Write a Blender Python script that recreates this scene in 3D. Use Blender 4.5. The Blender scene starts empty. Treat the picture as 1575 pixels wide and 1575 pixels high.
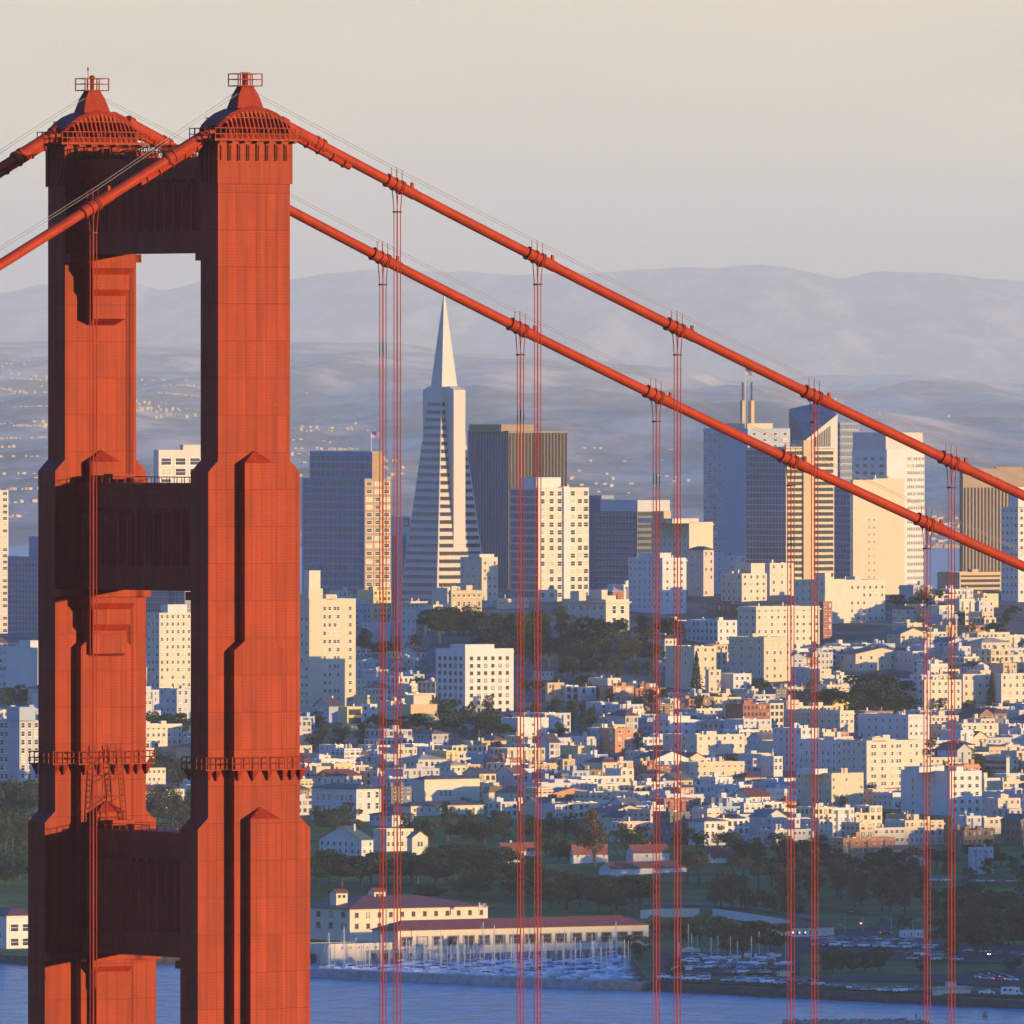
import bpy, math, random
import numpy as np
from mathutils import Vector, Matrix, noise
R = math.radians
random.seed(7)
scene = bpy.context.scene
COL = scene.collection
# ------------------------------------------------------------------ camera, sky, sun, exposure
F, H, Y0, CX = 25000.0, 203.5, 590.0, 787.5        # focal length and horizon in photo pixels, eye height in metres
cam_d = bpy.data.cameras.new("camera")
cam = bpy.data.objects.new("camera", cam_d); COL.objects.link(cam)
cam.location = (0, 0, H); cam.rotation_euler = (R(90), 0, 0)
cam_d.sensor_width = 36; cam_d.lens = 36 * F / 1575
cam_d.shift_y = -(787.5 - Y0) / 1575
cam_d.clip_start = 10; cam_d.clip_end = 220000
scene.camera = cam
SUN_EL, SUN_AZ = 4.3, 120.5                         # azimuth measured from the view direction, clockwise
HAZE = 1.4e-5
sd = Vector((math.sin(R(SUN_AZ)) * math.cos(R(SUN_EL)), math.cos(R(SUN_AZ)) * math.cos(R(SUN_EL)), math.sin(R(SUN_EL))))
sun_d = bpy.data.lights.new("sun", 'SUN'); sun_d.energy = 2.1; sun_d.angle = R(0.5); sun_d.color = (1.0, 0.66, 0.26)
sun = bpy.data.objects.new("sun", sun_d); COL.objects.link(sun)
sun.rotation_euler = sd.to_track_quat('Z', 'Y').to_euler(); sun.location = (400, -200, 600)

world = bpy.data.worlds.new("World"); scene.world = world; world.use_nodes = True
nt = world.node_tree; N = nt.nodes; LK = nt.links
for n in list(N): N.remove(n)
out = N.new('ShaderNodeOutputWorld'); bg = N.new('ShaderNodeBackground')
sky = N.new('ShaderNodeTexSky'); sky.sky_type = 'NISHITA'; sky.sun_disc = False
sky.sun_elevation = R(SUN_EL); sky.sun_rotation = R(SUN_AZ); sky.altitude = 200
sky.air_density = 1.5; sky.dust_density = 1.2; sky.ozone_density = 7.0
bg.inputs['Strength'].default_value = 0.15
tc = N.new('ShaderNodeTexCoord'); sep = N.new('ShaderNodeSeparateXYZ')
LK.new(tc.outputs['Generated'], sep.inputs[0])
# thin high cloud low over the horizon: stretched noise, warm pale grey
mp = N.new('ShaderNodeMapping'); mp.inputs['Scale'].default_value = (22, 22, 110)
LK.new(tc.outputs['Generated'], mp.inputs[0])
nz = N.new('ShaderNodeTexNoise'); nz.inputs['Scale'].default_value = 1.3; nz.inputs['Detail'].default_value = 2
LK.new(mp.outputs[0], nz.inputs[0])
cr = N.new('ShaderNodeValToRGB')
cr.color_ramp.elements[0].position = 0.25; cr.color_ramp.elements[0].color = (1.70, 1.53, 1.08, 1)
cr.color_ramp.elements[1].position = 0.75; cr.color_ramp.elements[1].color = (2.12, 1.77, 1.12, 1)
LK.new(nz.outputs[0], cr.inputs[0])
mr = N.new('ShaderNodeMapRange'); mr.interpolation_type = 'SMOOTHSTEP'
mr.inputs['From Min'].default_value = 0.028; mr.inputs['From Max'].default_value = 0.10
mr.inputs['To Min'].default_value = 1.0; mr.inputs['To Max'].default_value = 0.0
LK.new(sep.outputs['Z'], mr.inputs['Value'])
mx = N.new('ShaderNodeMix'); mx.data_type = 'RGBA'
tn = N.new('ShaderNodeMix'); tn.data_type = 'RGBA'; tn.blend_type = 'MULTIPLY'; tn.inputs[0].default_value = 1.0; tn.inputs[7].default_value = (1.0, 1.17, 1.52, 1)
LK.new(sky.outputs[0], tn.inputs[6])
LK.new(mr.outputs[0], mx.inputs[0]); LK.new(tn.outputs[2], mx.inputs[6]); LK.new(cr.outputs[0], mx.inputs[7])
gr = N.new('ShaderNodeMapRange'); gr.inputs['From Min'].default_value = -0.03; gr.inputs['From Max'].default_value = -0.008
LK.new(sep.outputs['Z'], gr.inputs['Value'])
m2 = N.new('ShaderNodeMix'); m2.data_type = 'RGBA'; m2.inputs[6].default_value = (0.25, 0.4, 0.6, 1)      # open sea below the horizon
LK.new(gr.outputs[0], m2.inputs[0]); LK.new(mx.outputs[2], m2.inputs[7])
LK.new(m2.outputs[2], bg.inputs[0]); LK.new(bg.outputs[0], out.inputs[0])

vs = scene.view_settings; vs.view_transform = 'Standard'; vs.look = 'None'; vs.gamma = 1; vs.use_curve_mapping = False
vs.exposure = 1.8
scene.render.engine = 'CYCLES'
cy = scene.cycles
cy.max_bounces = 5; cy.diffuse_bounces = 2; cy.glossy_bounces = 2; cy.volume_bounces = 3; cy.transparent_max_bounces = 8
cy.use_denoising = True
cy.caustics_reflective = False; cy.caustics_refractive = False
try:
    cy.denoiser = 'OPENIMAGEDENOISE'; cy.denoising_prefilter = 'ACCURATE'
except Exception: pass
scene.render.film_transparent = False

# ------------------------------------------------------------------ materials
MATS = {}
def mat(name, col, rough=0.65, var=0.12, vscale=0.25, spec=0.3, metal=0.0, streak=0.0, bump=0.0, emit=None):
    if name in MATS: return MATS[name]
    m = bpy.data.materials.new(name); m.use_nodes = True; t = m.node_tree; n = t.nodes
    b = n['Principled BSDF']
    b.inputs['Roughness'].default_value = rough; b.inputs['Metallic'].default_value = metal
    b.inputs['Specular IOR Level'].default_value = spec
    if emit:
        b.inputs['Emission Color'].default_value = (*emit[0], 1); b.inputs['Emission Strength'].default_value = emit[1]
    g = n.new('ShaderNodeNewGeometry')
    tx = n.new('ShaderNodeTexNoise'); tx.inputs['Scale'].default_value = vscale; tx.inputs['Detail'].default_value = 4
    t.links.new(g.outputs['Position'], tx.inputs['Vector'])
    fac = tx.outputs[0]
    if streak:
        mp = n.new('ShaderNodeMapping'); mp.inputs['Scale'].default_value = (1.2, 1.2, 0.08)
        t.links.new(g.outputs['Position'], mp.inputs[0])
        t2 = n.new('ShaderNodeTexNoise'); t2.inputs['Scale'].default_value = 1.0; t2.inputs['Detail'].default_value = 3
        t.links.new(mp.outputs[0], t2.inputs['Vector'])
        a = n.new('ShaderNodeMath'); a.operation = 'MULTIPLY_ADD'; a.inputs[1].default_value = streak; 
        t.links.new(t2.outputs[0], a.inputs[0])
        s = n.new('ShaderNodeMath'); s.operation = 'MULTIPLY'; s.inputs[1].default_value = 1 - streak
        t.links.new(fac, s.inputs[0]); t.links.new(s.outputs[0], a.inputs[2]); fac = a.outputs[0]
    r = n.new('ShaderNodeValToRGB')
    lo = [c * (1 - var) for c in col]; hi = [min(1, c * (1 + var)) for c in col]
    r.color_ramp.elements[0].position = 0.3; r.color_ramp.elements[0].color = (*lo, 1)
    r.color_ramp.elements[1].position = 0.7; r.color_ramp.elements[1].color = (*hi, 1)
    t.links.new(fac, r.inputs[0]); t.links.new(r.outputs[0], b.inputs['Base Color'])
    if bump:
        bp = n.new('ShaderNodeBump'); bp.inputs['Strength'].default_value = bump; bp.inputs['Distance'].default_value = 0.3
        t.links.new(fac, bp.inputs['Height']); t.links.new(bp.outputs[0], b.inputs['Normal'])
    MATS[name] = m
    return m

def steel_mat(name, col, seams=True):
    """painted bridge steel: plate seams, rows of rivets, rain streaks and patches of touched-up paint"""
    m = mat(name, col, rough=0.5, var=0.20, vscale=0.35, spec=0.08, streak=0.55)
    if not seams: return m
    t = m.node_tree; n = t.nodes; b = n['Principled BSDF']
    tco = n.new('ShaderNodeTexCoord'); sp = n.new('ShaderNodeSeparateXYZ'); t.links.new(tco.outputs['Object'], sp.inputs[0])
    ad = n.new('ShaderNodeMath'); ad.operation = 'ADD'; t.links.new(sp.outputs[0], ad.inputs[0]); t.links.new(sp.outputs[1], ad.inputs[1])
    cb = n.new('ShaderNodeCombineXYZ'); t.links.new(ad.outputs[0], cb.inputs[0]); t.links.new(sp.outputs[2], cb.inputs[1])
    br = n.new('ShaderNodeTexBrick'); br.offset = 0.0; br.inputs['Scale'].default_value = 1.0
    br.inputs['Brick Width'].default_value = 1.07; br.inputs['Row Height'].default_value = 3.4
    br.inputs['Mortar Size'].default_value = 0.035; br.inputs['Mortar Smooth'].default_value = 0.6
    br.inputs['Color1'].default_value = (1, 1, 1, 1); br.inputs['Color2'].default_value = (0.82, 0.80, 0.82, 1); br.inputs['Mortar'].default_value = (0.55, 0.5, 0.5, 1)
    t.links.new(cb.outputs[0], br.inputs['Vector'])
    br2 = n.new('ShaderNodeTexBrick'); br2.offset = 0.5; br2.inputs['Scale'].default_value = 1.0
    br2.inputs['Brick Width'].default_value = 0.27; br2.inputs['Row Height'].default_value = 0.28
    br2.inputs['Mortar Size'].default_value = 0.05; br2.inputs['Mortar Smooth'].default_value = 1.0
    br2.inputs['Color1'].default_value = (1, 1, 1, 1); br2.inputs['Color2'].default_value = (0.94, 0.94, 0.94, 1); br2.inputs['Mortar'].default_value = (0.74, 0.74, 0.74, 1)
    t.links.new(cb.outputs[0], br2.inputs['Vector'])
    # pale worn blotches
    nz = n.new('ShaderNodeTexNoise'); nz.inputs['Scale'].default_value = 0.9; nz.inputs['Detail'].default_value = 6; nz.inputs['Roughness'].default_value = 0.7
    t.links.new(tco.outputs['Object'], nz.inputs['Vector'])
    rp = n.new('ShaderNodeMapRange'); rp.inputs['From Min'].default_value = 0.66; rp.inputs['From Max'].default_value = 0.74; rp.inputs['To Max'].default_value = 0.3
    t.links.new(nz.outputs[0], rp.inputs['Value'])
    src = b.inputs['Base Color'].links[0].from_socket
    def mul(a, c, f=1.0):
        x = n.new('ShaderNodeMix'); x.data_type = 'RGBA'; x.blend_type = 'MULTIPLY'; x.inputs[0].default_value = f
        t.links.new(a, x.inputs[6]); t.links.new(c, x.inputs[7]); return x.outputs[2]
    # long grime streaks running down the plates
    gm = n.new('ShaderNodeMapping'); gm.inputs['Scale'].default_value = (2.2, 2.2, 0.05); t.links.new(tco.outputs['Object'], gm.inputs[0])
    gn = n.new('ShaderNodeTexNoise'); gn.inputs['Scale'].default_value = 1.0; gn.inputs['Detail'].default_value = 5; t.links.new(gm.outputs[0], gn.inputs['Vector'])
    gr_ = n.new('ShaderNodeValToRGB'); gr_.color_ramp.elements[0].position = 0.36; gr_.color_ramp.elements[0].color = (0.62, 0.55, 0.55, 1); gr_.color_ramp.elements[1].position = 0.56; gr_.color_ramp.elements[1].color = (1, 1, 1, 1)
    t.links.new(gn.outputs[0], gr_.inputs[0])
    o = mul(mul(mul(src, br.outputs[0]), br2.outputs[0]), gr_.outputs[0], 0.42)
    x = n.new('ShaderNodeMix'); x.data_type = 'RGBA'; t.links.new(rp.outputs[0], x.inputs[0]); t.links.new(o, x.inputs[6])
    x.inputs[7].default_value = (min(1, col[0] * 1.25), col[1] * 2.2, col[2] * 2.4, 1)
    t.links.new(x.outputs[2], b.inputs['Base Color'])
    bp = n.new('ShaderNodeBump'); bp.inputs['Strength'].default_value = 0.35; bp.inputs['Distance'].default_value = 0.05
    t.links.new(br.outputs[0], bp.inputs['Height']); t.links.new(bp.outputs[0], b.inputs['Normal'])
    return m

ORANGE = (0.33, 0.035, 0.011)
M_STEEL = steel_mat('orange_steel', ORANGE)
M_CABLE = steel_mat('orange_cable_paint', (0.305, 0.034, 0.011), seams=False)
def worn(m, sc=1.6):
    """chalky worn flecks in the paint"""
    t = m.node_tree; n = t.nodes; b = n['Principled BSDF']; src = b.inputs['Base Color'].links[0].from_socket
    g = n.new('ShaderNodeNewGeometry'); q = n.new('ShaderNodeTexNoise'); q.inputs['Scale'].default_value = sc; q.inputs['Detail'].default_value = 7; q.inputs['Roughness'].default_value = .75
    t.links.new(g.outputs['Position'], q.inputs['Vector'])
    r = n.new('ShaderNodeMapRange'); r.inputs['From Min'].default_value = .60; r.inputs['From Max'].default_value = .70; r.inputs['To Max'].default_value = .45; t.links.new(q.outputs[0], r.inputs['Value'])
    x = n.new('ShaderNodeMix'); x.data_type = 'RGBA'; t.links.new(r.outputs[0], x.inputs[0]); t.links.new(src, x.inputs[6]); x.inputs[7].default_value = (.42, .17, .10, 1)
    t.links.new(x.outputs[2], b.inputs['Base Color'])
worn(M_CABLE)
M_ROPE = mat('orange_rope_paint', (0.31, 0.036, 0.014), 0.6, spec=.1)
M_ROPEG = mat('grey_wire', (0.33, 0.27, 0.24), 0.5)
M_LAMP = mat('beacon_glass', (0.3, 0.05, 0.04), 0.2)
WALL = {
 'white': mat('white_stucco', (0.58, 0.565, 0.54), var=0.10, streak=0.5),
 'bright white': mat('bright_white_paint', (0.61, 0.59, 0.56), var=0.09, streak=0.5),
 'cream': mat('cream_stucco', (0.57, 0.48, 0.34), var=0.08, streak=0.5),
 'ivory': mat('ivory_stucco', (0.60, 0.53, 0.41), var=0.08, streak=0.5),
 'yellow': mat('yellow_stucco', (0.66, 0.50, 0.24), var=0.08, streak=0.5),
 'gold': mat('gold_sunlit_tint', (0.36, 0.235, 0.12), var=0.08),  # sunlit tone for the office tower's lit side
 'tan': mat('tan_stucco', (0.50, 0.37, 0.22), var=0.10, streak=0.5),
 'pink': mat('pink_stucco', (0.66, 0.46, 0.38), var=0.08, streak=0.5),
 'terracotta': mat('terracotta_stucco', (0.50, 0.22, 0.11), var=0.12, streak=0.5),
 'grey': mat('grey_stucco', (0.42, 0.42, 0.42), var=0.08, streak=0.5),
 'pale grey': mat('pale_grey_stucco', (0.48, 0.48, 0.49), var=0.07, streak=0.5),
 'blue grey': mat('blue_grey_siding', (0.34, 0.39, 0.46), var=0.08, streak=0.5),
 'brick red': mat('red_brick', (0.30, 0.10, 0.06), var=0.18, vscale=0.8),
 'brown': mat('brown_shingle', (0.22, 0.14, 0.09), var=0.15),
 'dark grey': mat('dark_grey_siding', (0.13, 0.14, 0.16), var=0.1),
 'granite': mat('dark_red_granite', (0.06, 0.038, 0.036), rough=0.6, var=0.1, spec=0.15),
 'bronze': mat('bronze_cladding', (0.24, 0.165, 0.12), rough=0.5, var=0.1),
 'concrete': mat('pale_concrete', (0.55, 0.50, 0.44), var=0.07, streak=0.5),
 'quartz': mat('white_quartz_panel', (0.56, 0.50, 0.44), var=0.05, streak=0.5),
 'navy': mat('dark_blue_cladding', (0.035, 0.06, 0.14), rough=0.4, var=0.08),
 'steel blue': mat('steel_blue_cladding', (0.14, 0.21, 0.38), rough=0.4, var=0.08),
}
M_GLASS = mat('window_glass', (0.035, 0.037, 0.045), rough=0.12, var=0.3, vscale=0.4, spec=0.5)
M_GLASSB = mat('blue_curtain_glass', (0.015, 0.05, 0.15), rough=0.28, var=0.4, vscale=0.15, spec=0.5)
M_BLIND = mat('window_blind', (0.45, 0.40, 0.33), rough=0.5, var=0.2, vscale=0.5)
M_FRW = mat('white_window_frame', (0.72, 0.70, 0.66))
M_FRD = mat('dark_window_frame', (0.10, 0.09, 0.09))
M_FRB = mat('brown_window_frame', (0.25, 0.17, 0.12))
ROOFM = {
 'tar': mat('tar_roof', (0.16, 0.15, 0.15), var=0.25), 'silver': mat('silver_coated_roof', (0.50, 0.50, 0.50), var=0.2),
 'tan': mat('tan_gravel_roof', (0.40, 0.34, 0.27), var=0.2), 'red tile': mat('red_tile_roof', (0.17, 0.052, 0.042), var=0.2, vscale=0.9),
 'dark': mat('dark_shingle_roof', (0.08, 0.075, 0.075), var=0.2, vscale=0.9), 'brown': mat('brown_shingle_roof', (0.18, 0.11, 0.08), var=0.2, vscale=0.9),
 'green': mat('green_shingle_roof', (0.10, 0.15, 0.11), var=0.15), 'white': WALL['white'], 'grey': WALL['grey'],
}
M_METAL = mat('galvanised_metal', (0.35, 0.36, 0.38), rough=0.4, metal=0.6)

# ------------------------------------------------------------------ mesh builder and object helpers
class MB:
    def __init__(s): s.v = []; s.f = []; s.m = []
    def face(s, pts, mi=0):
        i = len(s.v); s.v += [tuple(p) for p in pts]; s.f.append(tuple(range(i, i + len(pts)))); s.m.append(mi)
    def loft(s, a, b, mi=0, cap=True):
        """two rings of equal length, the first below (or before) the second"""
        i = len(s.v); n = len(a); s.v += [tuple(p) for p in a] + [tuple(p) for p in b]
        for k in range(n):
            q = (k + 1) % n; s.f.append((i + k, i + q, i + n + q, i + n + k)); s.m.append(mi)
        if cap:
            s.f.append(tuple(range(i + n - 1, i - 1, -1))); s.m.append(mi)
            s.f.append(tuple(range(i + n, i + 2 * n))); s.m.append(mi)
    def box(s, x0, x1, y0, y1, z0, z1, mi=0):
        a = [(x0, y0, z0), (x1, y0, z0), (x1, y1, z0), (x0, y1, z0)]
        s.loft(a, [(p[0], p[1], z1) for p in a], mi)
    def frus(s, r0, z0, r1, z1, mi=0):
        f = lambda r, z: [(r[0], r[2], z), (r[1], r[2], z), (r[1], r[3], z), (r[0], r[3], z)]
        s.loft(f(r0, z0), f(r1, z1), mi)
    def tube(s, pts, r, n=6, mi=0, cap=True):
        pts = [Vector(p) for p in pts]; rings = []
        for k, p in enumerate(pts):
            d = (pts[min(k + 1, len(pts) - 1)] - pts[max(k - 1, 0)]).normalized()
            up = Vector((0, 0, 1)) if abs(d.z) < 0.95 else Vector((1, 0, 0))
            a = d.cross(up).normalized(); b = a.cross(d)
            rr = r[k] if isinstance(r, (list, tuple)) else r
            rings.append([p + a * (rr * math.cos(2 * math.pi * j / n)) + b * (rr * math.sin(2 * math.pi * j / n)) for j in range(n)])
        i = len(s.v)
        for g in rings: s.v += [tuple(p) for p in g]
        for k in range(len(pts) - 1):
            for j in range(n):
                q = (j + 1) % n
                s.f.append((i + k * n + j, i + k * n + q, i + (k + 1) * n + q, i + (k + 1) * n + j)); s.m.append(mi)
        if cap:
            s.f.append(tuple(i + j for j in range(n - 1, -1, -1))); s.m.append(mi)
            e = i + (len(pts) - 1) * n; s.f.append(tuple(e + j for j in range(n))); s.m.append(mi)
    def mesh(s, name, mats, smooth=False):
        me = bpy.data.meshes.new(name); me.from_pydata(s.v, [], s.f)
        for m in (mats if isinstance(mats, (list, tuple)) else [mats]): me.materials.append(m)
        me.polygons.foreach_set('material_index', s.m)
        if smooth: me.polygons.foreach_set('use_smooth', [True] * len(s.f))
        me.update(); return me
    def build(s, name, mats, parent=None, smooth=False, loc=None):
        return link(name, s.mesh(name, mats, smooth), parent, loc)
def link(name, me, parent=None, loc=None, rot=None, scl=None):
    o = bpy.data.objects.new(name, me); COL.objects.link(o)
    if parent: o.parent = parent
    if loc is not None: o.location = loc
    if rot: o.rotation_euler = (0, 0, rot)
    if scl: o.scale = scl
    return o
def tag(o, label=None, cat=None, group=None, kind=None):
    if label: o['label'] = label
    if cat: o['category'] = cat
    if group: o['group'] = group
    if kind: o['kind'] = kind
    return o
def empty(name, loc, rz=0.0, label=None, cat=None, group=None):
    o = bpy.data.objects.new(name, None); COL.objects.link(o); o.location = loc; o.rotation_euler = (0, 0, rz)
    o.empty_display_size = 1.0
    return tag(o, label, cat, group)
def copy_tree(o, parent=None):
    c = o.copy(); COL.objects.link(c); c.parent = parent
    for ch in KIDS.get(o.name, ()): copy_tree(ch, c)
    return c
KIDS = {}
def remember(root):
    for o in bpy.data.objects:
        if o.parent == root: KIDS.setdefault(root.name, []).append(o)
    for k in KIDS.get(root.name, []): 
        for o in bpy.data.objects:
            if o.parent == k: KIDS.setdefault(k.name, []).append(o)
def P(px, py, Y): return Vector(((px - CX) * Y / F, Y, H - (py - Y0) * Y / F))
def to_px(v): return (CX + F * v[0] / v[1], Y0 + F * (H - v[2]) / v[1])
# ------------------------------------------------------------------ the ground: bay, land, far hills
PROF = [(5000, 2.5), (5700, 3.0), (6000, 4.0), (6150, 6), (6300, 14), (6600, 20), (7000, 27), (7300, 36), (7600, 50), (7900, 70), (8150, 88),
        (8300, 95), (8500, 96), (8800, 80), (9300, 30), (9800, 8), (11000, 4), (14500, 2.5), (15200, 1.5)]
PY, PZ = zip(*PROF)
def _ss(a, b, x): t_ = max(0.0, min(1.0, (x - a) / (b - a))); return t_ * t_ * (3 - 2 * t_)
def gz(X, Y): return float(np.interp(Y, PY, PZ)) - 24 * _ss(-36, -62, X) * _ss(7450, 8150, Y) * (1 - _ss(8600, 9000, Y))     # a saddle in the crest
SHORE_PX = [(-2600, 1400), (-900, 1440), (-300, 1466), (43, 1484), (478, 1481), (700, 1474), (955, 1467), (985, 1505), (1000, 1524), (1280, 1538), (1575, 1552), (2300, 1590), (4500, 1700)]
def _sh():
    r = []
    for x, y in SHORE_PX:
        Y = F * H / (y - Y0); r.append(((x - CX) * Y / F, Y))
    return zip(*r)
SX, SY = _sh()
def shore(X): return float(np.interp(X, SX, SY))
def ground_Y(px, py):
    """distance at which the ground is met along the sight line of photo point px, py"""
    Y = 5200.0
    while Y < 8600:
        z = gz((px - CX) * Y / F, Y)
        if Y0 + F * (H - z) / Y <= py: return Y
        Y += 4.0
    return Y
# water
m_water = bpy.data.materials.new('bay_water'); m_water.use_nodes = True
t = m_water.node_tree; n = t.nodes; b = n['Principled BSDF']
b.inputs['Base Color'].default_value = (0.010, 0.050, 0.130, 1); b.inputs['Roughness'].default_value = 0.22; b.inputs['IOR'].default_value = 1.33
g = n.new('ShaderNodeNewGeometry')
hs = []
for sc, w in ((0.09, 1.0), (0.28, 0.55), (0.9, 0.22)):
    q = n.new('ShaderNodeTexNoise'); q.inputs['Scale'].default_value = sc; q.inputs['Detail'].default_value = 3
    mpp = n.new('ShaderNodeMapping'); mpp.inputs['Rotation'].default_value = (0, 0, 0.5); mpp.inputs['Scale'].default_value = (1.0, 0.55, 1)
    t.links.new(g.outputs['Position'], mpp.inputs[0]); t.links.new(mpp.outputs[0], q.inputs['Vector'])
    ml = n.new('ShaderNodeMath'); ml.operation = 'MULTIPLY'; ml.inputs[1].default_value = w; t.links.new(q.outputs[0], ml.inputs[0]); hs.append(ml.outputs[0])
a1 = n.new('ShaderNodeMath'); t.links.new(hs[0], a1.inputs[0]); t.links.new(hs[1], a1.inputs[1])
a2 = n.new('ShaderNodeMath'); t.links.new(a1.outputs[0], a2.inputs[0]); t.links.new(hs[2], a2.inputs[1])
bp = n.new('ShaderNodeBump'); bp.inputs['Strength'].default_value = 1.0; bp.inputs['Distance'].default_value = 5.0
t.links.new(a2.outputs[0], bp.inputs['Height']); t.links.new(bp.outputs[0], b.inputs['Normal'])
rw = n.new('ShaderNodeValToRGB'); rw.color_ramp.elements[0].position = 0.72; rw.color_ramp.elements[0].color = (0.003, 0.030, 0.085, 1); rw.color_ramp.elements[1].position = 1.02; rw.color_ramp.elements[1].color = (0.030, 0.20, 0.38, 1)
t.links.new(a2.outputs[0], rw.inputs[0]); t.links.new(rw.outputs[0], b.inputs['Base Color'])
w = MB(); w.face([(-5500, 300, 0), (5500, 300, 0), (5500, 178000, 0), (-5500, 178000, 0)])
tag(w.build('water', m_water), kind='structure')
# land: one sheet following the profile, with a sea wall face along the shore
def two_tone(name, ca, cb, scale, lo=0.42, hi=0.58, rough=0.9, extra=None):
    m = bpy.data.materials.new(name); m.use_nodes = True; t = m.node_tree; n = t.nodes; b = n['Principled BSDF']
    b.inputs['Roughness'].default_value = rough; b.inputs['Specular IOR Level'].default_value = 0.1
    g = n.new('ShaderNodeNewGeometry'); q = n.new('ShaderNodeTexNoise'); q.inputs['Scale'].default_value = scale; q.inputs['Detail'].default_value = 6; q.inputs['Roughness'].default_value = 0.65
    t.links.new(g.outputs['Position'], q.inputs['Vector'])
    r = n.new('ShaderNodeValToRGB'); r.color_ramp.elements[0].position = lo; r.color_ramp.elements[0].color = (*ca, 1)
    r.color_ramp.elements[1].position = hi; r.color_ramp.elements[1].color = (*cb, 1)
    t.links.new(q.outputs[0], r.inputs[0]); t.links.new(r.outputs[0], b.inputs['Base Color']); MATS[name] = m
    return m
M_LAND = two_tone('city_ground', (0.07, 0.075, 0.06), (0.17, 0.16, 0.14), 0.03)
M_GRASS = two_tone('park_grass', (0.045, 0.085, 0.014), (0.095, 0.150, 0.030), 0.03)
M_ASPH = mat('asphalt', (0.055, 0.055, 0.055), 0.95, vscale=0.1, spec=.05, var=.25)
M_PATH = mat('pale_path', (0.15, 0.135, 0.115), 0.9, vscale=0.1, spec=.05)
M_ROCK = mat('dark_rock', (0.055, 0.052, 0.05), 0.95, var=0.4, vscale=0.5, bump=0.5)
M_CONC = mat('weathered_concrete', (0.30, 0.31, 0.29), 0.9, var=0.3, vscale=0.3)
xs = sorted(set([-2500, -1500, -900, -500, -330] + list(range(-260, 261, 10)) + [round(x, 1) for x in SX if abs(x) < 300] + [330, 450, 600, 900, 1500, 2500]))
tt = [0, 0.5, 4] + [10 + i * 25 for i in range(12)] + [330 + i * 50 for i in range(60)] + [3400, 3700, 4200, 5000, 6500, 8500, 9800]
L = MB(); idx = {}
for i, x in enumerate(xs):
    s0 = shore(x)
    L.v.append((x, s0, -2.0))
    for j, d in enumerate(tt):
        Y = s0 + d; z = gz(x, Y)
        if d == 0: z = max(0.9, z - 1.6)
        if 330 < d < 3300: z += 0.5 * noise.noise(Vector((x * 0.02, Y * 0.02, 0)))
        L.v.append((x, Y, z))
nr = len(tt) + 1
for i in range(len(xs) - 1):
    for j in range(nr - 1):
        Ym = shore((xs[i] + xs[i + 1]) / 2) + tt[max(0, j - 1)]
        L.f.append((i * nr + j, (i + 1) * nr + j, (i + 1) * nr + j + 1, i * nr + j + 1))
        L.m.append(2 if j < 2 else (1 if Ym < 6900 else 0))
land = tag(L.build('ground', [M_LAND, M_GRASS, M_ROCK]), kind='structure')

# East Bay hills: two ranges of real relief. (x photo, y photo) of the crest
CR1 = [(-900, 560), (0, 527), (210, 524), (330, 534), (450, 530), (600, 527), (720, 545), (900, 548), (1000, 566), (1100, 588), (1250, 580), (1400, 578), (1575, 598), (2600, 560)]
CR2 = [(-900, 430), (0, 452), (60, 440), (215, 436), (250, 446), (310, 432), (450, 430), (560, 415), (720, 416), (800, 425), (950, 418), (1100, 412), (1160, 407), (1210, 412), (1290, 430), (1350, 420), (1440, 420), (1520, 431), (1575, 432), (2600, 425)]
def hills_mat():
    m = bpy.data.materials.new('dry_grass_hill'); m.use_nodes = True; t = m.node_tree; n = t.nodes; b = n['Principled BSDF']
    b.inputs['Roughness'].default_value = 1.0; b.inputs['Specular IOR Level'].default_value = 0
    g = n.new('ShaderNodeNewGeometry'); mp = n.new('ShaderNodeMapping'); mp.inputs['Scale'].default_value = (1.0, 0.06, 1.0)
    t.links.new(g.outputs['Position'], mp.inputs[0])
    q = n.new('ShaderNodeTexNoise'); q.inputs['Scale'].default_value = 0.0030; q.inputs['Detail'].default_value = 9; q.inputs['Roughness'].default_value = 0.68
    t.links.new(mp.outputs[0], q.inputs['Vector'])
    r = n.new('ShaderNodeValToRGB'); e = r.color_ramp.elements
    e[0].position = 0.44; e[0].color = (0.19, 0.19, 0.15, 1); e[1].position = 0.60; e[1].color = (0.74, 0.58, 0.40, 1)
    t.links.new(q.outputs[0], r.inputs[0]); t.links.new(r.outputs[0], b.inputs['Base Color'])
    return m
M_HILL = hills_mat()
HILLZ = {}
HILL_Y, HILL_A, HILL_B = 95000.0, 20000.0, 114000.0
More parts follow.
